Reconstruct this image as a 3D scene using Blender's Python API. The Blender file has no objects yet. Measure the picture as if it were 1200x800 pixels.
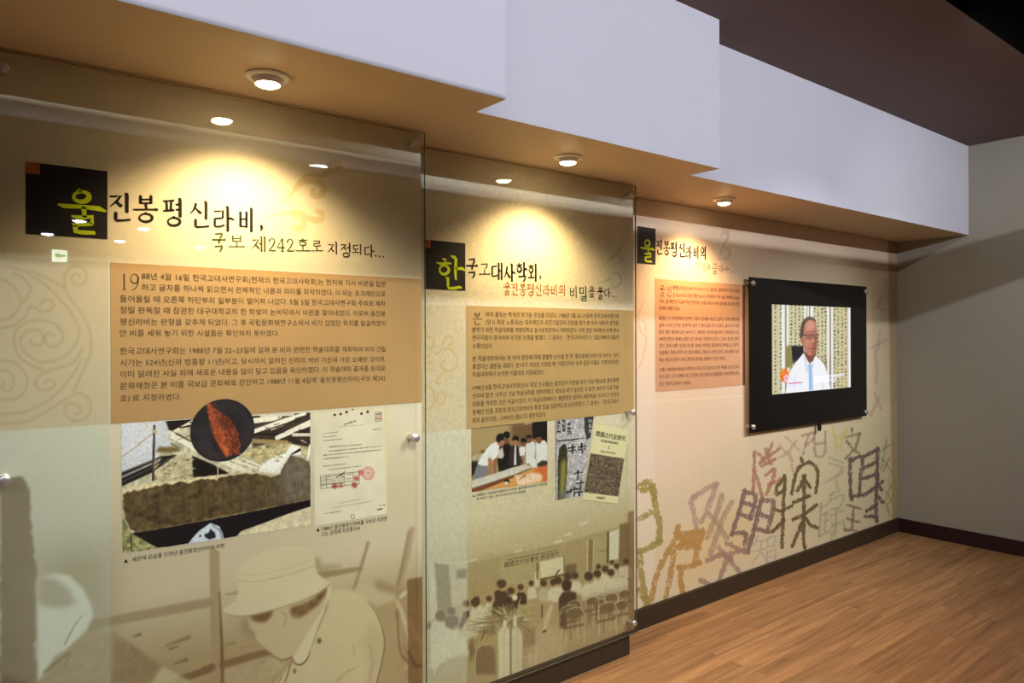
import bpy, bmesh, math, random
import numpy as np
from mathutils import Matrix, Vector

random.seed(7)
C = bpy.context.scene.collection
scn = bpy.context.scene

# ------------------------------------------------------------------ camera
CAM_F, CAM_TH, CAM_V0, CAM_ROLL, CAM_H = 841.55, 0.9032, 393.19, -0.0034, 1.6
_F = np.array([math.cos(CAM_TH), math.sin(CAM_TH), 0.0])
_R = np.array([math.sin(CAM_TH), -math.cos(CAM_TH), 0.0])
_U = np.array([0.0, 0.0, 1.0])
_R3 = _R * math.cos(CAM_ROLL) + _U * math.sin(CAM_ROLL)
_U3 = _U * math.cos(CAM_ROLL) - _R * math.sin(CAM_ROLL)
cam_d = bpy.data.cameras.new('camera')
cam_d.sensor_width = 36.0
cam_d.lens = CAM_F / 1200.0 * 36.0
cam_d.shift_y = (CAM_V0 - 400.0) / 1200.0
cam_d.clip_start = 0.05
cam = bpy.data.objects.new('camera', cam_d)
C.objects.link(cam)
cam.matrix_world = Matrix(((_R3[0], _U3[0], -_F[0], 0), (_R3[1], _U3[1], -_F[1], 0),
                           (_R3[2], _U3[2], -_F[2], CAM_H), (0, 0, 0, 1)))
scn.camera = cam

# ------------------------------------------------------------------ exposure, world
scn.view_settings.view_transform = 'Standard'
scn.view_settings.look = 'None'
scn.view_settings.gamma = 1.0
scn.view_settings.use_curve_mapping = False
scn.view_settings.exposure = 0.0
w = bpy.data.worlds.new('world')
scn.world = w
w.use_nodes = True
w.node_tree.nodes['Background'].inputs[0].default_value = (0.02, 0.02, 0.024, 1)
w.node_tree.nodes['Background'].inputs[1].default_value = 0.2

# ------------------------------------------------------------------ lights: downlights and added lamps
COOL = (0.86, 0.89, 1.0)
DOWNLIGHT_W = (54.0, 54.0, 60.0)
DOWNLIGHT_COL = ((1.0, 0.74, 0.42), (1.0, 0.74, 0.40), (1.0, 0.62, 0.31))
STRIP_W = 130.0                            # unseen strip lamp, added to wash the bulkhead with cool light
ADDED_SPOTS = [  # added unseen spots: x, y, z, watts, cone, aim, colour
    (0.90, 0.30, 2.72, 122, 64, (0.90, 2.4, 0.42), (0.93, 1.0, 0.98)),
    (2.25, 0.30, 2.72, 155, 66, (2.15, 2.4, 0.42), (0.93, 1.0, 0.98)),
    (3.90, 0.30, 2.72, 125, 74, (3.70, 2.6, 0.65), (0.97, 0.98, 1.0)),
    (4.95, 0.30, 2.72, 138, 60, (4.85, 2.6, 0.90), (0.95, 1.0, 0.98)),
    (3.00, 0.90, 2.93, 72, 76, (6.08, 1.50, 1.75), (0.98, 1.0, 0.95)),
]
ROOM_W = 50.0


def aim(o, target):
    d = Vector(target) - o.location
    o.rotation_euler = d.to_track_quat('-Z', 'Y').to_euler()


for i, (x, y, z, p, cone, tgt, tint) in enumerate(ADDED_SPOTS):  # no fixtures: added to brighten the panels, mural and end wall
    ld = bpy.data.lights.new('added_spot', 'SPOT')
    ld.energy = p
    ld.color = tint
    ld.spot_size = math.radians(cone)
    ld.spot_blend = 1.0
    ld.shadow_soft_size = 0.02
    lo = bpy.data.objects.new('added_spot', ld)
    lo.location = (x, y, z)
    C.objects.link(lo)
    aim(lo, tgt)

ld = bpy.data.lights.new('added_strip', 'AREA')  # added lamp behind the lip, out of view
ld.shape = 'RECTANGLE'
ld.size, ld.size_y = 9.6, 0.012
ld.energy = STRIP_W
ld.color = COOL
lo = bpy.data.objects.new('added_strip', ld)
lo.location = (1.04, -0.60, 2.85)
C.objects.link(lo)
lo.rotation_euler = (math.radians(90), 0, 0)      # faces the bulkhead (+y)
# ------------------------------------------------------------------ colour and material helpers


def lin(c):
    c = np.asarray(c, float) / 255.0
    return np.where(c <= 0.04045, c / 12.92, ((c + 0.055) / 1.055) ** 2.4)


def rgba(c):
    l = lin(c)
    return (float(l[0]), float(l[1]), float(l[2]), 1.0)


MATS = {}


def mat(name, col=None, rough=0.6, spec=0.4, metal=0.0, emit=None, strength=0.0, mottled=0.06, scale=14.0, lin_col=None):
    """a painted / printed surface: base colour with a faint procedural mottle"""
    if name in MATS:
        return MATS[name]
    m = bpy.data.materials.new(name)
    m.use_nodes = True
    nt = m.node_tree
    b = nt.nodes['Principled BSDF']
    base = lin_col if lin_col else rgba(col)
    b.inputs['Roughness'].default_value = rough
    b.inputs['Specular IOR Level'].default_value = spec
    b.inputs['Metallic'].default_value = metal
    if mottled:
        n = nt.nodes.new('ShaderNodeTexNoise')
        n.inputs['Scale'].default_value = scale
        n.inputs['Detail'].default_value = 4
        tc = nt.nodes.new('ShaderNodeTexCoord')
        nt.links.new(tc.outputs['Object'], n.inputs['Vector'])
        r = nt.nodes.new('ShaderNodeValToRGB')
        k = mottled
        r.color_ramp.elements[0].position = 0.3
        r.color_ramp.elements[1].position = 0.7
        r.color_ramp.elements[0].color = tuple(c * (1 - k) for c in base[:3]) + (1,)
        r.color_ramp.elements[1].color = tuple(min(1, c * (1 + k)) for c in base[:3]) + (1,)
        nt.links.new(n.outputs['Fac'], r.inputs['Fac'])
        nt.links.new(r.outputs['Color'], b.inputs['Base Color'])
    else:
        b.inputs['Base Color'].default_value = base
    if emit:
        b.inputs['Emission Color'].default_value = rgba(emit)
        b.inputs['Emission Strength'].default_value = strength
    MATS[name] = m
    return m


def print_mat(name, rough=0.55, emission=0.0):
    """ink on vinyl (or the picture on a lit screen): the colours are the printed picture itself"""
    if name in MATS:
        return MATS[name]
    m = bpy.data.materials.new(name)
    m.use_nodes = True
    nt = m.node_tree
    b = nt.nodes['Principled BSDF']
    a = nt.nodes.new('ShaderNodeAttribute')
    a.attribute_name = 'ink'
    b.inputs['Roughness'].default_value = rough
    b.inputs['Specular IOR Level'].default_value = 0.25
    if emission:
        b.inputs['Base Color'].default_value = (0.01, 0.01, 0.01, 1)
        nt.links.new(a.outputs['Color'], b.inputs['Emission Color'])
        b.inputs['Emission Strength'].default_value = emission
    else:
        nt.links.new(a.outputs['Color'], b.inputs['Base Color'])
    MATS[name] = m
    return m


def glass_mat():
    m = bpy.data.materials.new('clear_glass')
    m.use_nodes = True
    nt = m.node_tree
    nt.nodes.remove(nt.nodes['Principled BSDF'])
    out = nt.nodes['Material Output']
    tr = nt.nodes.new('ShaderNodeBsdfTransparent')
    tr.inputs[0].default_value = (0.972, 0.982, 0.962, 1)
    gl = nt.nodes.new('ShaderNodeBsdfGlossy')
    gl.inputs['Roughness'].default_value = 0.0
    # Schlick reflectance, the same from both faces of the pane
    ge = nt.nodes.new('ShaderNodeNewGeometry')
    dt = nt.nodes.new('ShaderNodeVectorMath')
    dt.operation = 'DOT_PRODUCT'
    nt.links.new(ge.outputs['Normal'], dt.inputs[0])
    nt.links.new(ge.outputs['Incoming'], dt.inputs[1])

    def m_(op, a, b):
        n = nt.nodes.new('ShaderNodeMath')
        n.operation = op
        for i, q in enumerate((a, b)):
            if q is None:
                continue
            if isinstance(q, float):
                n.inputs[i].default_value = q
            else:
                nt.links.new(q, n.inputs[i])
        return n.outputs[0]

    c5 = m_('POWER', m_('SUBTRACT', 1.0, m_('ABSOLUTE', dt.outputs['Value'], None)), 5.0)
    fac = m_('ADD', m_('MULTIPLY', c5, 0.965), 0.035)
    mx = nt.nodes.new('ShaderNodeMixShader')
    nt.links.new(fac, mx.inputs[0])
    nt.links.new(tr.outputs[0], mx.inputs[1])
    nt.links.new(gl.outputs[0], mx.inputs[2])
    nt.links.new(mx.outputs[0], out.inputs[0])
    return m


def floor_mat():
    m = bpy.data.materials.new('wood_laminate')
    m.use_nodes = True
    nt = m.node_tree
    N, L = nt.nodes.new, nt.links.new
    b = nt.nodes['Principled BSDF']
    b.inputs['Roughness'].default_value = 0.42
    b.inputs['Specular IOR Level'].default_value = 0.35
    tc = N('ShaderNodeTexCoord')
    br = N('ShaderNodeTexBrick')
    br.offset = 0.37
    br.inputs['Scale'].default_value = 1.0
    br.inputs['Brick Width'].default_value = 1.15
    br.inputs['Row Height'].default_value = 0.068
    br.inputs['Mortar Size'].default_value = 0.0009
    br.inputs['Mortar Smooth'].default_value = 0.2
    br.inputs['Bias'].default_value = 0.0
    br.inputs['Color1'].default_value = (0.0, 0.0, 0.0, 1)
    br.inputs['Color2'].default_value = (1.0, 1.0, 1.0, 1)
    br.inputs['Mortar'].default_value = (0.12, 0.12, 0.12, 1)
    L(tc.outputs['Object'], br.inputs['Vector'])
    # plank tone
    tone = N('ShaderNodeValToRGB')
    e = tone.color_ramp.elements
    e[0].color = rgba((152, 113, 76))
    e[1].color = rgba((170, 129, 88))
    L(br.outputs['Color'], tone.inputs['Fac'])
    # grain: noise stretched along the plank
    mp = N('ShaderNodeMapping')
    mp.inputs['Scale'].default_value = (1.3, 22.0, 1.0)
    L(tc.outputs['Object'], mp.inputs['Vector'])
    add = N('ShaderNodeVectorMath')
    add.operation = 'MULTIPLY_ADD'
    add.inputs[1].default_value = (9.0, 9.0, 9.0)
    L(br.outputs['Color'], add.inputs[0])
    L(mp.outputs['Vector'], add.inputs[2])
    ns = N('ShaderNodeTexNoise')
    ns.inputs['Scale'].default_value = 1.3
    ns.inputs['Detail'].default_value = 7
    ns.inputs['Roughness'].default_value = 0.62
    ns.inputs['Distortion'].default_value = 0.6
    L(add.outputs[0], ns.inputs['Vector'])
    gr = N('ShaderNodeValToRGB')
    g = gr.color_ramp.elements
    g[0].position, g[1].position = 0.28, 0.72
    g[0].color = (0.50, 0.47, 0.43, 1)
    g[1].color = (1.18, 1.16, 1.12, 1)
    L(ns.outputs['Fac'], gr.inputs['Fac'])
    mul = N('ShaderNodeMixRGB')
    mul.blend_type = 'MULTIPLY'
    mul.inputs[0].default_value = 1.0
    L(tone.outputs['Color'], mul.inputs[1])
    L(gr.outputs['Color'], mul.inputs[2])
    dk = N('ShaderNodeMixRGB')
    dk.inputs[2].default_value = rgba((128, 92, 62))
    L(br.outputs['Fac'], dk.inputs[0])
    L(mul.outputs[0], dk.inputs[1])
    L(dk.outputs[0], b.inputs['Base Color'])
    return m


# ------------------------------------------------------------------ object helpers


def link(o, parent=None):
    C.objects.link(o)
    if parent:
        o.parent = parent
    return o


def tag(o, label=None, cat=None, group=None, kind=None):
    if label:
        o['label'] = label
    if cat:
        o['category'] = cat
    if group:
        o['group'] = group
    if kind:
        o['kind'] = kind
    return o


def empty(name, loc=(0, 0, 0)):
    o = bpy.data.objects.new(name, None)
    o.location = loc
    o.empty_display_size = 0.1
    C.objects.link(o)
    return o


def mesh_obj(name, verts, faces, mats, parent=None, smooth=False, fm=None):
    me = bpy.data.meshes.new(name)
    off = parent.location if parent is not None else Vector((0, 0, 0))
    p = parent
    while p is not None and p.parent is not None:
        p = p.parent
        off = off + p.location
    me.from_pydata([(v[0] - off[0], v[1] - off[1], v[2] - off[2]) for v in verts], [], faces)
    for m in (mats if isinstance(mats, (list, tuple)) else [mats]):
        me.materials.append(m)
    if fm:
        for i, k in enumerate(fm):
            me.polygons[i].material_index = k
    if smooth:
        for p_ in me.polygons:
            p_.use_smooth = True
    me.update()
    return link(bpy.data.objects.new(name, me), parent)


def bm_obj(name, bm, mats, parent=None, smooth=None):
    """bm is in world coordinates; parents are unrotated empties / meshes at their own location"""
    off = Vector((0, 0, 0))
    p = parent
    while p is not None:
        off += p.location
        p = p.parent
    bmesh.ops.translate(bm, verts=bm.verts, vec=-off)
    bmesh.ops.recalc_face_normals(bm, faces=bm.faces)
    me = bpy.data.meshes.new(name)
    bm.to_mesh(me)
    bm.free()
    for m in (mats if isinstance(mats, (list, tuple)) else [mats]):
        me.materials.append(m)
    if smooth is not None:
        for f in me.polygons:
            f.use_smooth = True
        me.set_sharp_from_angle(angle=smooth)
    return link(bpy.data.objects.new(name, me), parent)


def box_bm(x0, x1, y0, y1, z0, z1, bevel=0.0):
    bm = bmesh.new()
    bmesh.ops.create_cube(bm, size=1.0)
    for v in bm.verts:
        v.co = Vector((x0 + (v.co.x + .5) * (x1 - x0), y0 + (v.co.y + .5) * (y1 - y0), z0 + (v.co.z + .5) * (z1 - z0)))
    if bevel:
        bmesh.ops.bevel(bm, geom=bm.edges[:], offset=bevel, segments=2, affect='EDGES')
    return bm


def prism_bm(outline, z0, z1):
    bm = bmesh.new()
    a = [bm.verts.new((x, y, z0)) for x, y in outline]
    b = [bm.verts.new((x, y, z1)) for x, y in outline]
    n = len(a)
    bm.faces.new(a[::-1])
    bm.faces.new(b)
    for i in range(n):
        bm.faces.new((a[i], a[(i + 1) % n], b[(i + 1) % n], b[i]))
    return bm


def lathe_bm(profile, origin, axis='Z', seg=40):
    """profile: (radius, height) pairs, turned about a line through origin"""
    bm = bmesh.new()
    rings = []
    for r, h in profile:
        ring = []
        for k in range(seg):
            a = 2 * math.pi * k / seg
            if axis == 'Z':
                co = (origin[0] + r * math.cos(a), origin[1] + r * math.sin(a), origin[2] + h)
            else:
                co = (origin[0] + r * math.cos(a), origin[1] + h, origin[2] + r * math.sin(a))
            ring.append(bm.verts.new(co))
        rings.append(ring)
    for i in range(len(rings) - 1):
        for k in range(seg):
            bm.faces.new((rings[i][k], rings[i][(k + 1) % seg], rings[i + 1][(k + 1) % seg], rings[i + 1][k]))
    if profile[0][0] > 1e-5:
        bm.faces.new(rings[0])
    if profile[-1][0] > 1e-5:
        bm.faces.new(rings[-1])
    bmesh.ops.remove_doubles(bm, verts=bm.verts, dist=1e-6)
    return bm


# ------------------------------------------------------------------ reading the photograph: pixel -> point of a wall plane


def on_wall(u, v, Y):
    d = _F + _R3 * (u - 600.0) / CAM_F - _U3 * (v - CAM_V0) / CAM_F
    t = Y / d[1]
    return (d[0] * t, CAM_H + d[2] * t)


# ------------------------------------------------------------------ printing: a picture as ink on a fine grid


def vnoise(h, w, cell, seed):
    rng = np.random.RandomState(seed)
    gh, gw = int(h / cell) + 3, int(w / cell) + 3
    g = rng.rand(gh, gw)
    y = np.arange(h) / cell
    x = np.arange(w) / cell
    yi, xi = y.astype(int), x.astype(int)
    fy, fx = y - yi, x - xi
    fy, fx = (fy * fy * (3 - 2 * fy))[:, None], (fx * fx * (3 - 2 * fx))[None, :]
    a = g[yi][:, xi]
    b = g[yi][:, xi + 1]
    c = g[yi + 1][:, xi]
    d = g[yi + 1][:, xi + 1]
    return (a * (1 - fx) + b * fx) * (1 - fy) + (c * (1 - fx) + d * fx) * fy


def blur(m, s):
    if s < 0.3:
        return m
    r = int(math.ceil(s * 2.5))
    k = np.exp(-0.5 * (np.arange(-r, r + 1) / s) ** 2)
    k /= k.sum()
    p = np.pad(m, ((r, r), (r, r)), mode='edge')
    o = sum(k[i] * p[i:i + m.shape[0], :] for i in range(2 * r + 1))
    return sum(k[i] * o[:, i:i + m.shape[1]] for i in range(2 * r + 1))


class Print:
    """a picture printed on the wall plane y = Y, between x0..x1 and z0..z1, one ink dot every res metres"""

    def __init__(self, Y, x0, x1, z0, z1, res, base=(220, 210, 180)):
        self.Y, self.x0, self.x1, self.z0, self.z1 = Y, x0, x1, z0, z1
        self.w = max(2, int(round((x1 - x0) / res)) + 1)
        self.h = max(2, int(round((z1 - z0) / res)) + 1)
        self.sx = (x1 - x0) / (self.w - 1)
        self.sz = (z1 - z0) / (self.h - 1)
        self.img = np.zeros((self.h, self.w, 3)) + np.array(base, float)
        self.T = (0.0, 0.0, 1.0)
        self.seed = 1

    def crop(self, ox, oy, s):          # the zoom the next outlines are read from
        self.T = (ox, oy, s)
        return self

    def pt(self, p):
        ox, oy, s = self.T
        X, Z = on_wall(ox + p[0] / s, oy + p[1] / s, self.Y)
        return ((X - self.x0) / self.sx, (self.z1 - Z) / self.sz)

    def px(self, n):                    # n photo pixels (in crop units) as dots, about the print's middle
        X, Z = (self.x0 + self.x1) / 2, (self.z0 + self.z1) / 2
        depth = X * _F[0] + self.Y * _F[1]
        return n / self.T[2] * depth / CAM_F / self.sz

    def _box(self, P, pad):
        x0 = max(0, int(P[:, 0].min() - pad))
        x1 = min(self.w, int(P[:, 0].max() + pad) + 2)
        y0 = max(0, int(P[:, 1].min() - pad))
        y1 = min(self.h, int(P[:, 1].max() + pad) + 2)
        return x0, x1, y0, y1

    def _blend(self, m, bx, col, alpha, grain, cell):
        x0, x1, y0, y1 = bx
        self.seed += 1
        c = np.zeros(m.shape + (3,)) + np.array(col, float)
        if grain:
            n = vnoise(m.shape[0], m.shape[1], cell, self.seed) + 0.6 * vnoise(m.shape[0], m.shape[1], cell / 2.5, self.seed + 999) - 0.8
            c = c * (1 + grain * n[..., None])
        a = np.clip(m * alpha, 0, 1)[..., None]
        s = self.img[y0:y1, x0:x1]
        self.img[y0:y1, x0:x1] = s * (1 - a) + c * a

    def poly(self, pts, col, alpha=1.0, soft=0.6, grain=0.0, cell=5, rough=0.0, rcell=5):
        P = np.array([self.pt(p) for p in pts])
        pad = soft * 3 + rough + 3
        x0, x1, y0, y1 = self._box(P, pad)
        if x1 - x0 < 1 or y1 - y0 < 1:
            return self
        h, w = y1 - y0, x1 - x0
        gy, gx = np.mgrid[y0:y1, x0:x1].astype(float)
        if rough:
            self.seed += 1
            gx = gx + (vnoise(h, w, rcell, self.seed) - .5) * 2 * rough
            gy = gy + (vnoise(h, w, rcell, self.seed + 77) - .5) * 2 * rough
        m = np.zeros((h, w))
        for ox, oy in ((-.25, -.25), (.25, -.25), (-.25, .25), (.25, .25)):
            X, Y = gx + ox, gy + oy
            ins = np.zeros((h, w), bool)
            n = len(P)
            for i in range(n):
                ax, ay = P[i]
                bx_, by = P[(i + 1) % n]
                if ay == by:
                    continue
                cond = ((ay > Y) != (by > Y)) & (X < (bx_ - ax) * (Y - ay) / (by - ay) + ax)
                ins ^= cond
            m += ins * .25
        self._blend(blur(m, soft), (x0, x1, y0, y1), col, alpha, grain, cell)
        return self

    def ell(self, c, rx, ry, col, rot=0.0, **k):
        pts = []
        for i in range(22):
            a = 2 * math.pi * i / 22
            x, y = rx * math.cos(a), ry * math.sin(a)
            pts.append((c[0] + x * math.cos(rot) - y * math.sin(rot), c[1] + x * math.sin(rot) + y * math.cos(rot)))
        return self.poly(pts, col, **k)

    def line(self, pts, wid, col, alpha=1.0, soft=0.5, rough=0.0, dry=0.0, grain=0.0, cell=4, curve=False):
        """a stroke wid crop pixels wide; dry > 0 breaks it up like a dry brush"""
        if curve:
            pts = smooth_line(pts)
        P = np.array([self.pt(p) for p in pts])
        Q = np.array(pts, float)
        wl = list(wid) if isinstance(wid, (list, tuple)) else [wid, wid]
        wd = np.interp(np.linspace(0, 1, len(P)), np.linspace(0, 1, len(wl)), wl) / 2
        ox, oy, s_ = self.T
        k = 1.0 / max(self.px(1.0), 1e-6)            # crop units per ink dot
        pad = wd.max() / k * 2.6 + soft * 3 + rough + 4
        x0, x1, y0, y1 = self._box(P, pad)
        if x1 - x0 < 1 or y1 - y0 < 1:
            return self
        h, w = y1 - y0, x1 - x0
        gy, gx = np.mgrid[y0:y1, x0:x1].astype(float)
        X = self.x0 + gx * self.sx
        Zr = self.z1 - gy * self.sz - CAM_H
        dep = X * _F[0] + self.Y * _F[1]
        gx = (600 + CAM_F * (X * _R3[0] + self.Y * _R3[1] + Zr * _R3[2]) / dep - ox) * s_
        gy = (CAM_V0 - CAM_F * (X * _U3[0] + self.Y * _U3[1] + Zr * _U3[2]) / dep - oy) * s_
        d = np.full((h, w), 1e9)
        for i in range(len(P) - 1):
            a, b = Q[i], Q[i + 1]
            ab = b - a
            t = np.clip(((gx - a[0]) * ab[0] + (gy - a[1]) * ab[1]) / max(ab @ ab, 1e-9), 0, 1)
            dd = np.hypot(gx - a[0] - t * ab[0], gy - a[1] - t * ab[1]) - (wd[i] * (1 - t) + wd[i + 1] * t)
            d = np.minimum(d, dd)
        d = d / k
        self.seed += 3
        if rough:
            d = d + (vnoise(h, w, 4, self.seed) + .7 * vnoise(h, w, 2, self.seed + 9) - .85) * 2 * rough
        m = np.clip(.5 - d / max(soft * 1.6, .6), 0, 1)
        if dry:
            n = .6 * vnoise(h, w, 2.2, self.seed + 5) + .4 * vnoise(h, w, 7, self.seed + 6)
            m = m * np.clip((n - dry * .55) * 6 + .5, 0.25, 1)
        self._blend(m, (x0, x1, y0, y1), col, alpha, grain, cell)
        return self

    def band(self, z0, z1, col, alpha, x0=None, x1=None, fade=0.0):
        """a tint between two heights, fading upward over `fade` metres"""
        z = self.z1 - np.arange(self.h) * self.sz
        a = np.clip((z1 - z) / max(fade, 1e-4), 0, 1) * (z >= z0) * alpha
        x = self.x0 + np.arange(self.w) * self.sx
        ax = np.ones(self.w)
        if x0 is not None:
            ax *= x >= x0
        if x1 is not None:
            ax *= x <= x1
        A = (a[:, None] * ax[None, :])[..., None]
        self.img = self.img * (1 - A) + np.array(col, float) * A
        return self

    def speckle(self, amp, cell, seed=5):
        n = vnoise(self.h, self.w, cell, seed) - .5
        self.img = self.img * (1 + 2 * amp * n[..., None])
        return self

    def build(self, name, m, parent, off, mask=None):
        """off: how far the ink stands off the plane, towards the room"""
        base = Vector((0, 0, 0))
        p = parent
        while p is not None:
            base += p.location
            p = p.parent
        gx = self.x0 + np.arange(self.w) * self.sx
        gz = self.z1 - np.arange(self.h) * self.sz
        co = np.empty((self.h, self.w, 3), np.float32)
        co[..., 0] = gx[None, :] - base.x
        co[..., 1] = self.Y - off - base.y
        co[..., 2] = gz[:, None] - base.z
        idx = np.arange(self.h * self.w).reshape(self.h, self.w)
        q = np.stack([idx[1:, :-1], idx[1:, 1:], idx[:-1, 1:], idx[:-1, :-1]], -1)
        if mask is not None:
            keep = mask[1:, :-1] & mask[1:, 1:] & mask[:-1, 1:] & mask[:-1, :-1]
            q = q[keep]
            used = np.unique(q)
            remap = np.full(self.h * self.w, -1)
            remap[used] = np.arange(len(used))
            q = remap[q]
            co = co.reshape(-1, 3)[used]
            img = self.img.reshape(-1, 3)[used]
        else:
            q = q.reshape(-1, 4)
            co = co.reshape(-1, 3)
            img = self.img.reshape(-1, 3)
        me = bpy.data.meshes.new(name)
        me.vertices.add(len(co))
        me.vertices.foreach_set('co', np.ascontiguousarray(co, np.float32).ravel())
        me.loops.add(q.size)
        me.loops.foreach_set('vertex_index', np.ascontiguousarray(q, np.int32).ravel())
        me.polygons.add(len(q))
        me.polygons.foreach_set('loop_start', np.arange(0, q.size, 4, dtype=np.int32))
        me.update(calc_edges=True)
        at = me.color_attributes.new('ink', 'FLOAT_COLOR', 'POINT')
        col = np.ones((len(co), 4), np.float32)
        col[:, :3] = lin(np.clip(img, 0, 255))
        at.data.foreach_set('color', col.ravel())
        me.materials.append(m)
        return link(bpy.data.objects.new(name, me), parent)


def smooth_line(pts, n=8):
    P = [np.array(p, float) for p in pts]
    P = [2 * P[0] - P[1]] + P + [2 * P[-1] - P[-2]]
    out = []
    for i in range(1, len(P) - 2):
        a, b, c, d = P[i - 1:i + 3]
        for k in range(n):
            t = k / n
            out.append(.5 * (2 * b + (c - a) * t + (2 * a - 5 * b + 4 * c - d) * t * t + (3 * b - a - 3 * c + d) * t ** 3))
    out.append(P[-2])
    return [tuple(p) for p in out]


def quad_print(Y, quad, res, base=(220, 210, 180)):
    """a Print covering a quad read from the photograph (u, v corners)"""
    W = [on_wall(u, v, Y) for u, v in quad]
    xs = [p[0] for p in W]
    zs = [p[1] for p in W]
    return Print(Y, min(xs), max(xs), min(zs), max(zs), res, base), W


def poly_mask(pr, W):
    gx = (pr.x0 + np.arange(pr.w) * pr.sx)[None, :]
    gz = (pr.z1 - np.arange(pr.h) * pr.sz)[:, None]
    ins = np.zeros((pr.h, pr.w), bool)
    n = len(W)
    for i in range(n):
        ax, ay = W[i]
        bx, by = W[(i + 1) % n]
        if ay == by:
            continue
        ins ^= ((ay > gz) != (by > gz)) & (gx < (bx - ax) * (gz - ay) / (by - ay) + ax)
    return ins


def flat(name, Y, off, rect, m, parent):
    """a flat printed rectangle or polygon on plane Y (list of x, z)"""
    vs = [(x, Y - off, z) for x, z in rect]
    base = Vector((0, 0, 0))
    p = parent
    while p is not None:
        base += p.location
        p = p.parent
    me = bpy.data.meshes.new(name)
    me.from_pydata([tuple(Vector(v) - base) for v in vs], [], [tuple(range(len(vs)))])
    me.materials.append(m)
    return link(bpy.data.objects.new(name, me), parent)


# ------------------------------------------------------------------ lettering
_dg = None


def type_mesh(s):
    """the outline of a line of type as flat triangles, baseline at y = 0, size 1"""
    cu = bpy.data.curves.new('type', 'FONT')
    cu.body = s
    cu.size = 1.0
    cu.resolution_u = 2
    o = bpy.data.objects.new('type', cu)
    C.objects.link(o)
    dg = bpy.context.evaluated_depsgraph_get()
    me = bpy.data.meshes.new_from_object(o.evaluated_get(dg), depsgraph=dg)
    v = np.array([tuple(a.co) for a in me.vertices])
    f = [tuple(p.vertices) for p in me.polygons]
    bpy.data.objects.remove(o)
    bpy.data.curves.remove(cu)
    bpy.data.meshes.remove(me)
    return v, f


class Lettering:
    """several lines of lettering on one wall plane, gathered into one mesh"""

    def __init__(self, Y):
        self.Y, self.v, self.f = Y, [], []

    def line(self, s, p0, p1, size, bold=0.0, natural=False):
        """s between photo points p0 and p1 (middle of the line), letters `size` photo pixels tall"""
        a = np.array(on_wall(p0[0], p0[1], self.Y))
        b = np.array(on_wall(p1[0], p1[1], self.Y))
        v, f = type_mesh(s)
        ha = np.array(on_wall(p0[0], p0[1] - size / 2, self.Y))[1] - np.array(on_wall(p0[0], p0[1] + size / 2, self.Y))[1]
        L = np.linalg.norm(b - a)
        x0, x1 = v[:, 0].min(), v[:, 0].max()
        kx = L / (x1 - x0)
        ky = ha / 0.86
        ex = (b - a) / L
        ez = np.array([-ex[1], ex[0]])
        for dx in ([0.0] if not bold else [-bold, bold]):
            n = len(self.v)
            for q in v:
                P = a + ex * ((q[0] - x0) * kx + dx * ha) + ez * (q[1] - 0.30) * ky
                self.v.append((P[0], P[1]))
            self.f += [tuple(i + n for i in t) for t in f]
        return self

    def ribbon(self, pts, closed=False):
        """pts: (x, z, half width) in metres on the plane"""
        P = np.array([p[:2] for p in pts], float)
        W = [p[2] for p in pts]
        n0 = len(self.v)
        n = len(P)
        for i in range(n):
            if closed:
                t = P[(i + 1) % n] - P[i - 1]
            else:
                t = P[min(i + 1, n - 1)] - P[max(i - 1, 0)]
            t = t / max(np.linalg.norm(t), 1e-9)
            nn = np.array([-t[1], t[0]]) * W[i]
            self.v.append(tuple(P[i] + nn))
            self.v.append(tuple(P[i] - nn))
        for i in range(n if closed else n - 1):
            j = (i + 1) % n
            self.f.append((n0 + 2 * i, n0 + 2 * i + 1, n0 + 2 * j + 1, n0 + 2 * j))
        return self

    def syllable(self, ch, box, pen=0.075):
        """a brush-cut syllable inside the photo box (u0, v0, u1, v1)"""
        u0, v0, u1, v1 = box
        for jamo, bx in syllable_parts(ch):
            for st in JAMO[jamo]:
                closed = st[0] == 'o'
                pts = st[1:] if closed else st
                out = []
                for x, y, wq in pts:
                    X = bx[0] + x * (bx[2] - bx[0])
                    Yy = bx[1] + y * (bx[3] - bx[1])
                    q = on_wall(u0 + X * (u1 - u0), v1 - Yy * (v1 - v0), self.Y)
                    out.append((q[0], q[1], wq))
                hm = abs(on_wall(u0, v0, self.Y)[1] - on_wall(u0, v1, self.Y)[1])
                self.ribbon([(a, b, c * pen * hm / 2) for a, b, c in out], closed)
        return self

    def dot(self, u, v, r):
        q = on_wall(u, v, self.Y)
        k = on_wall(u, v - r, self.Y)[1] - q[1]
        n0 = len(self.v)
        for i in range(10):
            self.v.append((q[0] + k * math.cos(i * .6283), q[1] + k * math.sin(i * .6283)))
        self.f.append(tuple(range(n0, n0 + 10)))
        return self

    def build(self, name, m, parent, off):
        base = Vector((0, 0, 0))
        p = parent
        while p is not None:
            base += p.location
            p = p.parent
        me = bpy.data.meshes.new(name)
        me.from_pydata([(x - base.x, self.Y - off - base.y, z - base.z) for x, z in self.v], [], self.f)
        me.materials.append(m)
        return link(bpy.data.objects.new(name, me), parent)


def ring(cx, cy, rx, ry, w=0.75, n=20):
    return ['o'] + [(cx + rx * math.cos(2 * math.pi * i / n), cy + ry * math.sin(2 * math.pi * i / n),
                     w * (1.0 + .25 * math.cos(2 * math.pi * i / n + 0.6))) for i in range(n)]


VBAR = [(.34, .985, .35), (.50, .95, 1.15), (.53, .86, 1.05), (.53, .4, 1.0), (.53, .04, 1.05), (.50, .0, .7)]


def vbar(x):
    return [(x + a - .53, b, c) for a, b, c in VBAR]


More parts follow.
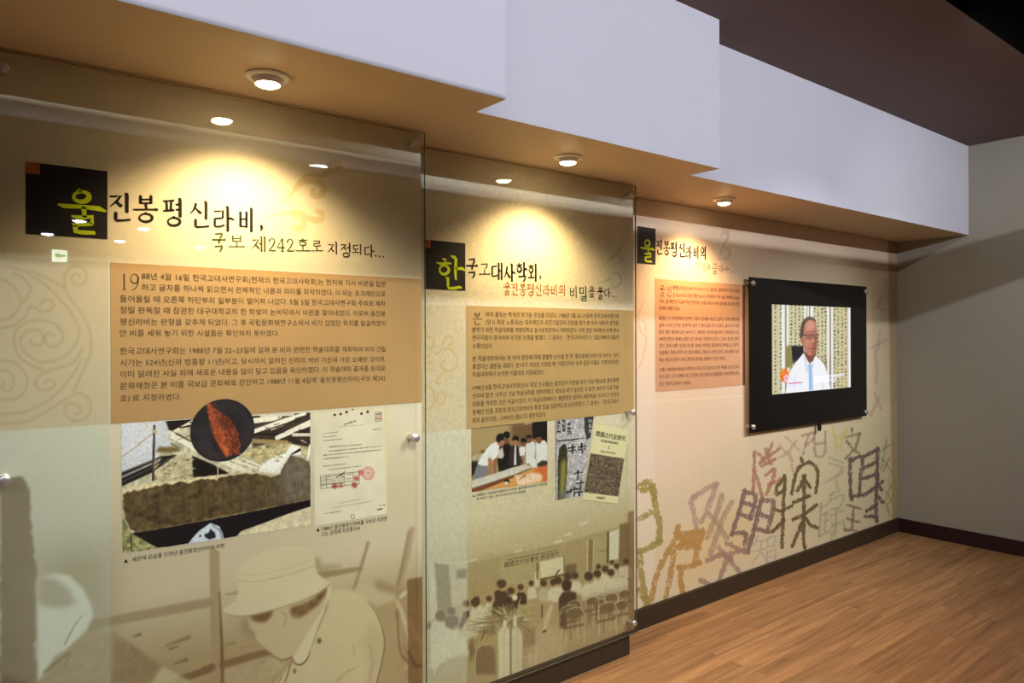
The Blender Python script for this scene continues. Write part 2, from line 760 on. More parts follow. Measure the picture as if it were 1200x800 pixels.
def hbar(y, x0=0.0, x1=1.0, w=.62):
    return [(x0, y + .01, w * .9), (x0 + (x1 - x0) * .12, y, w), (x0 + (x1 - x0) * .8, y, w), (x0 + (x1 - x0) * .93, y + .015, w * 1.6), (x1, y - .01, w * .5)]


JAMO = {
    'ㄱ': [[(.05, .86, .6), (.5, .88, .6), (.86, .93, .9), (.84, .6, .95), (.72, .25, .8), (.55, .0, .3)]],
    'ㄴ': [[(.1, .98, .8), (.16, .9, 1.0), (.16, .2, .9), (.2, .06, .8), (.6, .08, .7), (1.0, .16, .7)]],
    'ㄷ': [[(.08, .9, .6), (.5, .9, .6), (.92, .95, .8)], [(.14, .9, .9), (.14, .15, .85), (.2, .05, .75), (.6, .07, .65), (1.0, .15, .7)]],
    'ㄹ': [[(.08, .92, .6), (.5, .92, .6), (.86, .95, .9), (.84, .55, .8), (.84, .5, .7)], [(.84, .52, .6), (.16, .5, .6)],
          [(.15, .5, .8), (.14, .1, .8), (.2, .03, .7), (.6, .04, .65), (1.0, .12, .7)]],
    'ㅁ': [[(.1, 1., .9), (.14, .9, .9), (.14, .05, .9)], [(.14, .9, .6), (.86, .92, .9), (.86, .0, .9)], [(.14, .08, .6), (.86, .08, .6)]],
    'ㅂ': [[(.1, 1., .8), (.15, .92, .95), (.15, .05, .9)], [(.78, 1., .8), (.84, .92, .95), (.84, .0, .9)], [(.15, .52, .6), (.84, .54, .6)], [(.15, .08, .6), (.84, .08, .6)]],
    'ㅅ': [[(.52, 1., .9), (.5, .75, .95), (.36, .4, .7), (.02, .02, .3)], [(.46, .58, .4), (.7, .3, .9), (.98, .04, 1.1)]],
    'ㅇ': [ring(.5, .46, .40, .44), [(.40, 1.02, .4), (.52, .96, .9), (.56, .88, .5)]],
    'ㅈ': [[(.05, .88, .6), (.5, .88, .6), (.9, .93, .9), (.6, .5, .75), (.04, .02, .3)], [(.48, .5, .4), (.7, .28, .9), (.98, .03, 1.1)]],
    'ㅋ': [[(.05, .88, .6), (.5, .9, .6), (.88, .94, .9), (.84, .5, .9), (.76, .0, .5)], [(.1, .5, .6), (.84, .54, .6)]],
    'ㅍ': [[(.02, .9, .6), (.5, .92, .6), (1., .95, .8)], [(.3, .9, .7), (.34, .12, .8)], [(.72, .9, .7), (.68, .12, .8)], [(.0, .08, .6), (.5, .1, .6), (1., .16, .8)]],
    'ㅎ': [[(.36, 1.02, .5), (.56, .94, .9)], [(.06, .78, .6), (.5, .8, .6), (.95, .84, .8)], ring(.5, .32, .34, .30)],
    'ㅣ': [vbar(.53)],
    'ㅏ': [vbar(.40), [(.42, .52, .7), (.75, .50, .9), (1.0, .44, .5)]],
    'ㅕ': [vbar(.70), [(.25, .66, .6), (.7, .66, .7)], [(.25, .40, .6), (.7, .40, .7)]],
    'ㅐ': [vbar(.32), vbar(.80), [(.32, .52, .6), (.8, .52, .6)]],
    'ㅔ': [vbar(.42), vbar(.85), [(.0, .52, .6), (.42, .52, .7)]],
    'ㅗ': [hbar(.22), [(.5, .95, .8), (.52, .25, .8)]],
    'ㅜ': [hbar(.80, w=.7), [(.52, .8, .9), (.52, .4, .85), (.50, .02, .4)]],
    'ㅡ': [hbar(.5)],
    '2': [[(.12, .72, 1.1), (.2, .9, .8), (.45, .99, .6), (.75, .9, .9), (.8, .7, 1.0), (.55, .38, .8), (.1, .04, .7), (.5, .05, .9), (.92, .05, .9), (.95, .2, .4)]],
    '4': [[(.66, 1., .7), (.05, .32, .5)], [(.05, .3, .7), (.97, .3, .7)], [(.68, 1., .9), (.68, .02, 1.0)], [(.48, .02, .4), (.88, .02, .4)]],
    '1': [[(.2, .84, .4), (.5, .98, .8)], [(.5, .99, 1.0), (.5, .02, 1.0)], [(.2, .02, .5), (.8, .02, .5)]],
    '9': [ring(.5, .70, .34, .28), [(.84, .72, 1.0), (.80, .4, .9), (.6, .1, .7), (.25, .02, .5)]],
}
_CHO = 'ㄱㄲㄴㄷㄸㄹㅁㅂㅃㅅㅆㅇㅈㅉㅊㅋㅌㅍㅎ'
_JUNG = 'ㅏㅐㅑㅒㅓㅔㅕㅖㅗㅘㅙㅚㅛㅜㅝㅞㅟㅠㅡㅢㅣ'
_JONG = ['', 'ㄱ', 'ㄲ', 'ㄳ', 'ㄴ', 'ㄵ', 'ㄶ', 'ㄷ', 'ㄹ', 'ㄺ', 'ㄻ', 'ㄼ', 'ㄽ', 'ㄾ', 'ㄿ', 'ㅀ', 'ㅁ', 'ㅂ', 'ㅄ', 'ㅅ', 'ㅆ', 'ㅇ', 'ㅈ', 'ㅊ', 'ㅋ', 'ㅌ', 'ㅍ', 'ㅎ']
JAMO['ㅓ'] = [vbar(.75), [(.1, .52, .6), (.75, .52, .7)]]
MIX = {'ㅘ': ('ㅗ', 'ㅏ'), 'ㅚ': ('ㅗ', 'ㅣ'), 'ㅢ': ('ㅡ', 'ㅣ')}


def syllable_parts(ch):
    if ch in JAMO:
        return [(ch, (0, 0, 1, 1))]
    n = ord(ch) - 0xAC00
    c, v, f = _CHO[n // 588], _JUNG[n % 588 // 28], _JONG[n % 28]
    if v in 'ㅏㅐㅓㅔㅕㅣ':
        if f:
            return [(c, (0, .50, .56, .93)), (v, (.50, .30, 1, 1)), (f, (.16, 0, .92, .32))]
        return [(c, (0, .18, .54, .84)), (v, (.48, 0, 1, 1))]
    if v in 'ㅗㅜㅡ':
        if f:
            return [(c, (.20, .68, .80, 1)), (v, (0, .40, 1, .70)), (f, (.18, 0, .82, .34))]
        return [(c, (.16, .5, .84, 1)), (v, (0, 0, 1, .5))]
    a, b = MIX[v]
    return [(c, (.06, .5, .6, .92)), (a, (0, .14, .66, .52)), (b, (.56, 0, 1, 1))]

# ================================================================== the setting
Z_SOFFIT, Z_CEIL, X_END, X_LEFT, Y_FAR = 2.35, 3.022, 6.08, -4.0, -8.0
WALL_Y = (2.32, 2.485, 2.65)            # the wall steps back twice
PAINT_WHITE = mat('white_paint', (216, 214, 222), rough=0.6, spec=0.25, mottled=0.012, scale=5)
PAINT_SOFFIT = mat('beige_soffit_paint', (204, 182, 148), rough=0.6, spec=0.25, mottled=0.015, scale=5)
PAINT_TAUPE = mat('taupe_paint', (150, 145, 132), rough=0.75, spec=0.2, mottled=0.02, scale=6)
PAINT_BROWN = mat('brown_ceiling_paint', (112, 95, 91), rough=0.8, spec=0.15, mottled=0.03, scale=4)
PAINT_BLACK = mat('black_ceiling_paint', (14, 13, 14), rough=0.9, spec=0.1, mottled=0.0)
SKIRT = mat('dark_brown_skirting', (54, 42, 30), rough=0.42, spec=0.4, mottled=0.08, scale=20)
SKIRT_R = mat('oxblood_skirting', (40, 16, 20), rough=0.45, spec=0.35, mottled=0.05, scale=20)


def structure(name, bm, m):
    return tag(bm_obj(name, bm, m), kind='structure')


structure('floor', box_bm(X_LEFT, X_END, Y_FAR, 2.66, -0.08, 0.0), floor_mat())
structure('wall_back', prism_bm([(X_LEFT, 2.32), (1.398, 2.32), (1.398, 2.485), (2.745, 2.485), (2.745, 2.65), (X_END, 2.65),
                                 (X_END, 2.85), (X_LEFT, 2.85)], 0.106, Z_CEIL), PAINT_BROWN)
structure('wall_right', box_bm(X_END, X_END + 0.12, Y_FAR, 2.85, 0.0, Z_CEIL), PAINT_TAUPE)
structure('wall_right_upper', box_bm(X_END, X_END + 0.12, Y_FAR, 2.85, Z_CEIL, 3.8), PAINT_BLACK)
structure('wall_left', box_bm(X_LEFT - 0.12, X_LEFT, Y_FAR, 2.85, 0.0, 3.8), PAINT_TAUPE)
structure('wall_front', box_bm(X_LEFT, X_END, Y_FAR - 0.12, Y_FAR, 0.0, 3.8), PAINT_TAUPE)
structure('wall_bulkhead', prism_bm([(X_LEFT, 1.80), (1.398, 1.80), (1.398, 1.963), (2.745, 1.963), (2.745, 2.127), (X_END, 2.127),
                                     (X_END, 2.65), (2.745, 2.65), (2.745, 2.485), (1.398, 2.485), (1.398, 2.32), (X_LEFT, 2.32)],
                                    Z_SOFFIT, Z_CEIL), [PAINT_WHITE, PAINT_SOFFIT])
for f in bpy.data.objects['wall_bulkhead'].data.polygons:
    f.material_index = 1 if f.normal.z < -0.9 else 0
structure('ceiling', box_bm(X_LEFT, X_END, 1.256, 2.85, Z_CEIL, 3.72), [PAINT_BROWN, PAINT_BLACK])
for f in bpy.data.objects['ceiling'].data.polygons:
    f.material_index = 0 if f.normal.z < -0.9 else 1
structure('ceiling_void', box_bm(X_LEFT, X_END, 0.06, 1.256, 3.7, 3.78), PAINT_BLACK)
structure('ceiling_far', box_bm(X_LEFT, X_END, Y_FAR, 0.06, 2.90, 3.78), PAINT_BLACK)
structure('trim_added_lip', box_bm(X_LEFT, X_END, 0.10, 0.12, 2.60, 2.7006), PAINT_BLACK)  # unseen lip, added to keep the strip's light and reflection off the panels
structure('baseboard_back', prism_bm([(X_LEFT, 2.303), (1.398, 2.303), (1.398, 2.468), (2.690, 2.468), (2.690, 2.634), (X_END - 0.014, 2.634),
                                      (X_END - 0.014, 2.66), (2.67, 2.66), (2.67, 2.49), (1.37, 2.49), (1.37, 2.33), (X_LEFT, 2.33)],
                                     0.0, 0.109), SKIRT)
structure('baseboard_right', box_bm(X_END - 0.014, X_END + 0.01, Y_FAR, 2.66, 0.0, 0.109, 0.002), SKIRT_R)

# ================================================================== recessed downlights
TRIM = mat('white_lamp_trim', (246, 242, 238), rough=0.4, spec=0.4, mottled=0.02)
LENS = mat('lit_lamp_lens', (255, 240, 215), emit=(255, 232, 190), strength=70.0, mottled=0)
LENS_COOL = mat('lit_lamp_lens_cool', (240, 244, 255), emit=(235, 240, 255), strength=60.0, mottled=0)
WHERE = ('set in the soffit above the leftmost glass panel', 'set in the soffit above the second glass panel',
         'in the soffit nearest the black display')
for i, x in enumerate((0.73, 2.055, 3.377)):
    y = WALL_Y[i] - 0.262
    t = empty('soffit_downlight', (x, y, Z_SOFFIT))
    tag(t, 'round white downlight with glowing lens ' + WHERE[i], 'lamp', 'warm downlights along the soffit')
    o3 = (x, y, Z_SOFFIT)
    bm_obj('trim_ring', lathe_bm([(0.040, 0.004), (0.062, 0.004), (0.062, -0.004), (0.058, -0.008), (0.050, -0.010), (0.044, -0.009), (0.040, -0.004)], o3),
           TRIM, t, smooth=0.6)
    bm_obj('lamp_housing', lathe_bm([(0.046, 0.0), (0.045, -0.010), (0.038, -0.021), (0.0350, -0.0255), (0.032, -0.0245), (0.032, -0.018)], o3), TRIM, t, smooth=0.6)
    bm_obj('lens', lathe_bm([(0.0325, -0.0235), (0.030, -0.0285), (0.018, -0.0325), (0.0, -0.034)], o3), LENS, t, smooth=0.8)
    ld = bpy.data.lights.new('downlight_beam', 'SPOT')
    ld.energy = DOWNLIGHT_W[i]
    ld.color = DOWNLIGHT_COL[i]
    ld.spot_size = math.radians(124)
    ld.spot_blend = 0.8
    ld.shadow_soft_size = 0.03
    lo = bpy.data.objects.new('downlight_beam', ld)
    lo.location = (0, 0, -0.055)
    lo.rotation_euler = (math.radians(7), 0, 0)      # tipped a little towards the wall
    lo.parent = t
    C.objects.link(lo)

# the cool downlights of the room behind, seen as sparks in the glass
for i, (x, y) in enumerate(((2.23, -0.66), (1.17, -4.7), (1.0, -6.1), (1.86, -4.9), (1.84, -6.3), (2.9, -6.4))):
    t = empty('room_downlight', (x, y, 2.90))
    tag(t, 'small cool white ceiling downlight mirrored as a spark in the glass', 'lamp', 'cool downlights of the room behind')
    o3 = (x, y, 2.90)
    bm_obj('trim_ring', lathe_bm([(0.07, 0.004), (0.085, 0.004), (0.085, -0.004), (0.07, -0.008)], o3), TRIM, t, smooth=0.6)
    bm_obj('lens', lathe_bm([(0.07, -0.006), (0.062, -0.018), (0.04, -0.025), (0.0, -0.027)], o3), LENS_COOL, t, smooth=0.8)
    ld = bpy.data.lights.new('room_beam', 'SPOT')
    ld.energy = ROOM_W
    ld.color = COOL
    ld.spot_size = math.radians(150)
    ld.spot_blend = 0.5
    ld.shadow_soft_size = 0.06
    lo = bpy.data.objects.new('room_beam', ld)
    lo.location = (0, 0, -0.02)
    lo.parent = t
    C.objects.link(lo)

# ================================================================== printed materials
VINYL = print_mat('printed_vinyl', 0.6)
GLASS = glass_mat()
GLASS_EDGE = mat('glass_edge', (74, 84, 70), rough=0.25, spec=0.5, mottled=0)
STEEL = mat('brushed_steel', (206, 200, 198), rough=0.34, metal=0.82, mottled=0.03, scale=90)
INK_BLACK = mat('black_ink', (26, 21, 19), rough=0.6, spec=0.2, mottled=0.02)
INK_BROWN = mat('brown_ink', (76, 52, 40), rough=0.6, spec=0.2, mottled=0.02)
INK_BODY = mat('body_ink', (88, 66, 40), rough=0.6, spec=0.2, mottled=0.02)
INK_BODY_RED = mat('body_ink_red', (112, 72, 54), rough=0.6, spec=0.2, mottled=0.02)
INK_OLIVE = mat('olive_ink', (70, 84, 34), rough=0.6, spec=0.2, mottled=0.02)
INK_GREEN = mat('green_ink', (58, 80, 44), rough=0.6, spec=0.2, mottled=0.02)
INK_ORANGE = mat('orange_ink', (178, 108, 52), rough=0.6, spec=0.2, mottled=0.02)
INK_TAN = mat('tan_ink', (132, 98, 70), rough=0.6, spec=0.2, mottled=0.02)
INK_LIME = mat('lime_ink', (196, 214, 30), rough=0.6, spec=0.2, mottled=0.03)
INK_SQUARE = mat('black_square_ink', (34, 28, 30), rough=0.6, spec=0.25, mottled=0.03)
INK_RUST = mat('rust_square_ink', (178, 98, 48), rough=0.6, spec=0.25, mottled=0.03)


def wq(quad, Y):
    return [on_wall(u, v, Y) for u, v in quad]


def bolt(parent, x, z, y_glass, y_wall, r=0.0145):
    """a glass standoff: barrel to the wall, washer, domed cap"""
    b = bm_obj('standoff_bolt', lathe_bm([(0.0, -0.0125), (r * .55, -0.012), (r * .88, -0.0105), (r, -0.008), (r, -0.0005), (r * 1.08, 0.0)],
                                         (x, y_glass, z), 'Y', 24), STEEL, parent, smooth=0.7)
    base = (x, y_glass + 0.0085, z)
    bm_obj('barrel', lathe_bm([(r * .8, 0.0), (r * .8, y_wall - y_glass - 0.0085)], base, 'Y', 20), STEEL, b, smooth=0.7)
    return b


def glass_sheet(parent, x0, x1, z0, z1, y):
    bm = box_bm(x0, x1, y, y + 0.008, z0, z1)
    o = bm_obj('glass_sheet', bm, [GLASS, GLASS_EDGE], parent)
    for f in o.data.polygons:
        f.material_index = 0 if abs(f.normal.y) > 0.9 else 1
    return o


def spiral(c, r, turns, a0, d=1, n=40, squash=1.0, r1=0.12):
    out = []
    for i in range(n + 1):
        t = i / n
        a = a0 + d * turns * 2 * math.pi * t
        k = r * (1 - t) + r * r1 * t
        out.append((c[0] + k * math.cos(a) * squash, c[1] + k * math.sin(a)))
    return out


# ================================================================== exhibit panel 1
Y1 = WALL_Y[0]
p1 = empty('exhibit_panel', (0.725, Y1, 0.109))
tag(p1, 'leftmost glass-covered exhibit panel with stone slab photograph and man in bucket hat', 'exhibit panel', 'glass exhibit panels on the stepped wall')
X0, XS, X1 = 0.06, 0.367, 1.397
A = Print(Y1, X0, X1, 0.112, 2.35, 0.0032, base=(226, 212, 184))
BOX_T, BOX_B = 1.813, 1.352
ORN = (176, 158, 118)
# the sepia picture along the bottom
A.band(0.112, 1.30, (206, 190, 156), 0.8, fade=0.25)
A.band(0.112, 0.84, (172, 150, 108), 0.95, fade=0.22)
A.band(0.112, BOX_B, (190, 208, 192), 0.45, x1=XS)
A.crop(0, 540, 3.077)
A.line([(330, 590), (750, 510)], 34, (150, 128, 92), alpha=.6, soft=1.5)
A.line([(480, 632), (505, 625)], [4, 12], (120, 95, 65), alpha=.7, soft=1.2)
A.line([(600, 665), (680, 635)], [6, 14], (130, 104, 72), alpha=.7, soft=1.5)
A.line([(610, 678), (640, 668)], 8, (130, 104, 72), alpha=.7, soft=1.2)
A.line([(630, 730), (672, 715)], [5, 13], (120, 95, 65), alpha=.7, soft=1.2)
A.line([(640, 790), (770, 745)], 26, (118, 92, 62), alpha=.8, soft=1.5)
A.poly([(405, 615), (585, 738), (530, 805), (405, 805)], (152, 128, 92), alpha=.8, soft=1.5, grain=.1)
A.line([(470, 660), (490, 700), (440, 730)], 5, (130, 105, 75), alpha=.5, soft=1.5, curve=True)
A.poly([(585, 740), (700, 800), (540, 810)], (205, 190, 150), alpha=.8, soft=1.2)
A.poly([(0, 60), (80, 58), (98, 75), (106, 130), (110, 190), (118, 270), (124, 320), (131, 405), (128, 520), (130, 640), (125, 660), (136, 800), (138, 830), (0, 830)],
       (122, 108, 78), alpha=.85, soft=.7, rough=1.2, grain=.05, cell=20)
A.poly([(131, 330), (400, 300), (400, 830), (131, 830)], (158, 148, 114), alpha=.75, soft=14)
A.poly([(136, 418), (200, 405), (250, 412), (300, 460), (330, 520), (336, 560), (310, 612), (240, 682), (200, 700), (150, 775), (136, 790)], (224, 228, 206), alpha=.95, soft=1.2)
A.poly([(136, 415), (200, 425), (245, 455), (275, 515), (225, 530), (170, 526), (136, 512)], (168, 160, 132), alpha=.8, soft=2.0)
A.line([(298, 555), (270, 590), (232, 660)], [2, 5], (150, 138, 108), soft=.8)
A.poly([(140, 800), (230, 690), (330, 600), (400, 620), (400, 830), (140, 830)], (172, 156, 120), alpha=.8, soft=1.5, grain=.08)
A.line([(160, 760), (250, 690), (235, 740)], [10, 3], (120, 100, 70), alpha=.6, soft=1.5)
A.poly([(0, 770), (120, 800), (0, 830)], (90, 75, 50), alpha=.6, soft=2)
A.crop(240, 620, 4.446)
A.line([(45, 120), (50, 450), (58, 830)], 44, (170, 146, 108), alpha=.85, soft=1.2)
A.line([(75, 330), (88, 600), (94, 830)], [6, 14, 18], (98, 72, 46), alpha=.85, soft=1.6)
A.line([(70, 120), (78, 380)], 8, (140, 116, 82), alpha=.6, soft=1.6)
A.line([(95, 705), (230, 665), (370, 628)], [44, 40, 34], (128, 98, 66), alpha=.85, soft=1.8)
A.line([(0, 730), (40, 715)], 34, (128, 98, 66), alpha=.85, soft=1.8)
A.line([(190, 620), (290, 595)], 8, (150, 125, 92), alpha=.5, soft=2)
for a, b in (((100, 605), (150, 592)), ((250, 700), (300, 690)), ((280, 745), (345, 730)), ((110, 340), (170, 330))):
    A.line([a, b], [4, 12], (128, 104, 70), alpha=.6, soft=1.6)
A.poly([(100, 730), (380, 650), (440, 680), (340, 800), (100, 830)], (190, 172, 132), alpha=.6, soft=2, grain=.12, cell=8)
A.line([(575, 175), (600, 205), (700, 190)], [60, 40, 10], (140, 116, 80), alpha=.5, soft=4)
A.line([(590, 240), (690, 225), (810, 205)], [38, 30, 22], (150, 126, 88), alpha=.85, soft=1.6)
A.line([(850, 70), (815, 190), (775, 320)], 17, (158, 132, 98), alpha=.85, soft=1.4)
A.poly([(770, 320), (810, 280), (1000, 330), (1005, 360), (900, 400)], (196, 180, 142), alpha=.9, soft=1)
A.poly([(885, 258), (990, 295), (1005, 345), (890, 310)], (150, 128, 92), alpha=.7, soft=2.5)
A.line([(1080, 0), (1050, 140), (1010, 290)], [28, 34, 24], (170, 142, 110), alpha=.75, soft=2.4)
A.line([(1062, 10), (1030, 180), (1002, 300)], 8, (130, 102, 74), alpha=.7, soft=2)
A.poly([(995, 300), (1060, 260), (1143, 250), (1143, 830), (1000, 830), (1010, 600), (990, 440)], (172, 148, 108), alpha=.8, soft=2, grain=.2, cell=12)
A.line([(1000, 370), (1040, 470), (1070, 600)], [10, 22, 8], (226, 212, 170), alpha=.7, soft=2.5)
A.line([(1000, 420), (1020, 640), (1090, 705), (1140, 715)], [4, 12, 8], (112, 86, 56), alpha=.8, soft=1.6, curve=True)
A.line([(1020, 350), (1045, 330)], 16, (228, 216, 180), alpha=.8, soft=2)
# jacket
JK = (206, 190, 148)
A.poly([(640, 325), (700, 312), (780, 322), (840, 355), (885, 420), (920, 500), (934, 580), (925, 680), (905, 760), (880, 840), (330, 840), (420, 735), (460, 690), (500, 660), (560, 580), (640, 420)],
       JK, soft=1.2, grain=.03, cell=25)
A.poly([(820, 560), (880, 440), (930, 560), (925, 690), (890, 830), (840, 830), (870, 700)], (178, 160, 120), alpha=.55, soft=7)
A.line([(850, 375), (900, 450), (934, 560), (930, 650), (900, 780), (885, 840)], [2, 3, 5, 5, 4], (112, 88, 56), soft=.8, curve=True)
A.line([(770, 600), (780, 660)], [2, 5, 1], (160, 140, 100), alpha=.7, soft=1.6)
A.line([(690, 790), (740, 740), (790, 720)], [8, 3], (160, 140, 100), alpha=.7, soft=2)
A.line([(860, 600), (875, 690), (855, 800)], [4, 10, 6], (165, 145, 105), alpha=.6, soft=3)
# face
A.poly([(212, 452), (222, 500), (232, 528), (250, 535), (262, 575), (285, 600), (310, 622), (345, 645), (390, 676), (440, 668), (475, 640), (520, 600), (580, 520), (625, 440), (645, 320), (560, 350), (400, 405), (300, 430)],
       (198, 180, 140), soft=1.0)
A.poly([(190, 465), (214, 470), (230, 530), (250, 540), (258, 570), (215, 545), (192, 510)], (138, 112, 78), alpha=.75, soft=3.0)
A.poly([(228, 448), (300, 432), (358, 418), (345, 455), (318, 482), (280, 484), (250, 472)], (118, 88, 58), soft=1.4)
A.line([(395, 430), (420, 440), (424, 470), (412, 505)], [4, 7, 4], (160, 136, 98), alpha=.8, soft=1.5)
A.poly([(440, 410), (540, 375), (640, 295), (636, 330), (590, 395), (530, 440), (490, 462), (455, 455)], (126, 98, 64), soft=1.6, grain=.25, cell=5)
A.line([(300, 628), (345, 655), (400, 684)], [2, 5, 4], (130, 104, 70), soft=1.4)
A.line([(212, 455), (222, 500), (232, 528), (250, 537), (262, 575), (285, 600), (345, 650)], [3, 4, 3], (142, 116, 80), alpha=.8, soft=.9)
# collar
A.poly([(640, 300), (660, 290), (655, 330), (600, 480), (545, 640), (535, 670), (500, 702), (470, 700), (455, 668), (500, 600), (580, 470), (625, 400)], (214, 202, 164), soft=.8)
A.line([(455, 668), (468, 696), (500, 704), (532, 676), (546, 640)], [3, 6, 7, 6, 3], (96, 70, 42), soft=.8, curve=True)
A.line([(546, 640), (600, 490), (645, 370)], [3, 2, 2], (140, 116, 78), alpha=.8, soft=.8)
A.line([(400, 684), (450, 668)], [2, 5], (96, 70, 42), soft=.8)
A.line([(450, 690), (430, 760), (415, 800)], [3, 6, 3], (108, 82, 52), soft=1.0)
A.line([(400, 770), (380, 800)], [5, 3], (120, 94, 62), soft=1.0)
A.ell((468, 738), 6, 14, (96, 70, 44), soft=.8)
A.ell((596, 580), 11, 14, (112, 82, 54), soft=.8)
# bucket hat
HT = (218, 203, 164)
A.poly([(88, 424), (110, 405), (160, 372), (172, 330), (170, 250), (176, 205), (210, 165), (300, 118), (400, 90), (480, 84), (540, 90), (572, 130), (575, 200), (590, 232), (655, 284), (600, 325), (520, 365), (400, 405), (320, 428), (240, 446), (160, 450), (105, 440)],
       HT, soft=.9, grain=.015, cell=30)
A.line([(172, 268), (260, 272), (400, 245), (500, 215), (572, 190)], 2.5, (182, 162, 120), soft=.8, curve=True)
A.line([(174, 232), (280, 235), (420, 205), (560, 160)], 2, (196, 178, 136), soft=.8, curve=True)
A.line([(90, 430), (160, 452), (250, 446), (400, 407), (560, 348), (655, 286)], [2, 4, 4, 4, 4, 2], (150, 126, 86), alpha=.8, soft=1.0, curve=True)
A.poly([(330, 120), (560, 95), (574, 200), (480, 250), (420, 200)], (200, 182, 140), alpha=.35, soft=10)
# translucent brown strip along the right edge, with a pale and a dark stroke
A.poly([(1053, 264), (1143, 244), (1143, 840), (1060, 840)], (112, 82, 46), alpha=.72, soft=.6)
A.line([(1060, 470), (1100, 560), (1138, 600)], [12, 30, 14], (168, 128, 80), alpha=.55, soft=5)
A.line([(1060, 640), (1100, 715), (1140, 705)], [4, 10, 6], (70, 46, 24), alpha=.7, soft=2.5)
# paler column with the scroll ornament
A.band(0.112, 2.35, (206, 208, 188), 0.16, x1=XS)
A.band(BOX_B, BOX_T, (176, 156, 112), 0.42, x1=XS)
A.crop(0, 290, 3.636)
OW = 14
for s_ in ([(0, 80), (90, 95), (180, 150), (265, 230), (320, 310), (335, 370), (310, 430), (250, 475), (170, 485), (110, 450), (85, 400), (110, 360), (160, 352), (185, 380), (175, 412), (145, 415), (130, 395)],
           [(270, 160), (300, 220), (355, 290), (385, 370), (385, 450), (350, 530), (315, 610)],
           [(130, 100), (200, 130), (270, 170)],
           [(60, 400), (70, 350), (120, 315), (180, 310), (240, 330), (268, 375), (250, 415), (210, 420), (190, 390), (205, 365), (230, 375)],
           [(350, 430), (310, 490), (220, 520), (175, 540), (150, 575), (170, 605), (210, 605), (232, 580), (210, 560), (190, 575)],
           [(0, 710), (100, 700), (200, 655), (280, 580), (350, 480)],
           [(0, 750), (110, 740), (210, 690), (290, 640), (340, 620), (380, 650), (385, 700), (350, 735), (300, 730), (275, 695), (295, 665), (335, 675), (345, 700), (320, 710)],
           [(0, 345), (60, 330), (110, 290), (130, 250), (180, 275), (220, 260), (225, 230), (195, 220), (170, 240)],
           [(0, 310), (50, 295), (85, 240), (70, 180), (20, 140), (0, 135)],
           [(60, 400), (80, 460), (130, 500), (180, 520)],
           [(0, 480), (60, 490), (110, 540), (110, 600), (70, 640), (0, 650)],
           [(0, 520), (40, 530), (60, 570), (40, 610), (10, 600), (15, 575)],
           [(100, 230), (130, 180), (100, 130), (60, 110)]):
    A.line(s_, OW, ORN, alpha=.42, soft=.9, curve=True)
A.line(spiral((330, 128), 58, 1.6, math.pi * .85, 1), OW, ORN, alpha=.42, soft=.9)
# cloud scrolls beside the title
A.crop(230, 110, 3.811)
for s_ in ([(370, 500), (420, 450), (470, 400), (530, 390), (570, 420), (550, 455), (520, 450), (520, 430)],
           [(430, 420), (490, 365), (560, 365), (600, 345), (630, 340), (640, 315), (610, 300), (590, 315)],
           [(300, 560), (380, 535), (450, 530), (500, 555), (550, 565), (560, 535), (540, 525)],
           [(420, 540), (470, 560), (480, 590), (450, 605), (430, 590)]):
    A.line(s_, [4, 26, 30, 22], (200, 172, 124), alpha=.6, soft=1.2, curve=True)
A.speckle(0.012, 2)
A.build('printed_backdrop', VINYL, p1, 0.001)

flat('title_square', Y1, 0.002, wq([(30, 189.5), (125.8, 200.7), (125.8, 280.3), (30.6, 274)], Y1), INK_SQUARE, p1)
sq = p1.children[-1]
flat('corner_accent', Y1, 0.0026, wq([(30, 189.5), (46.7, 191.4), (46.7, 204.7), (30.1, 203.2)], Y1), INK_RUST, sq)
L = Lettering(Y1)
u0, v0, u1, v1 = 67.5, 221, 124, 274.5
for st in ([(.42, .99, .5), (.49, .93, .9)],
           ring(.49, .82, .16, .11, 1.0),
           [(0, .66, .4), (.12, .62, 1.1), (.5, .60, 1.0), (.85, .56, 1.3), (1.0, .50, .5)],
           [(.54, .60, 1.1), (.55, .45, 1.0), (.56, .36, 1.0)],
           [(.28, .40, .5), (.45, .36, 1.2), (.72, .38, 1.0), (.70, .22, 1.1)],
           [(.72, .22, .8), (.32, .20, .9), (.33, .24, .9)],
           [(.36, .20, 1.1), (.37, .06, 1.2), (.5, .04, 1.1), (.76, .03, .9), (.78, .0, .3)]):
    closed = st[0] == 'o'
    pts = []
    for x, y, q in (st[1:] if closed else st):
        a = on_wall(u0 + x * (u1 - u0), v1 - y * (v1 - v0), Y1)
        pts.append((a[0], a[1], q * 0.0055))
    L.ribbon(pts, closed)
L.build('title_initial', INK_LIME, sq, 0.0032)
L = Lettering(Y1)
for ch, bx in (('진', (128, 226, 155, 259)), ('봉', (156, 229, 185.5, 260)), ('평', (191, 232, 214.5, 264.5)), ('신', (222, 235.5, 247, 266.5)),
               ('라', (249.5, 241, 274.5, 271.5)), ('비', (280, 243, 299, 272))):
    L.syllable(ch, bx, 0.112)
a = on_wall(305.5, 266, Y1)
L.ribbon([(a[0] - .001, a[1] + .006, .004), (a[0] + .003, a[1], .005), (a[0] + .002, a[1] - .007, .003), (a[0] - .003, a[1] - .013, .001)])
L.build('title_lettering', INK_BLACK, p1, 0.002)
L = Lettering(Y1)
for ch, bx in (('국', (248, 273, 264.5, 295)), ('보', (267.5, 275.7, 287, 290.5)), ('제', (294.6, 276.7, 311.3, 295)), ('2', (314, 279, 323.4, 294.3)),
               ('4', (324, 279.3, 334, 294.6)), ('2', (335.2, 279.8, 344.6, 294.8)), ('호', (346, 280, 363, 295.3))):
    L.syllable(ch, bx, 0.115)
L.build('subtitle_lettering', INK_OLIVE, p1, 0.002)
L = Lettering(Y1)
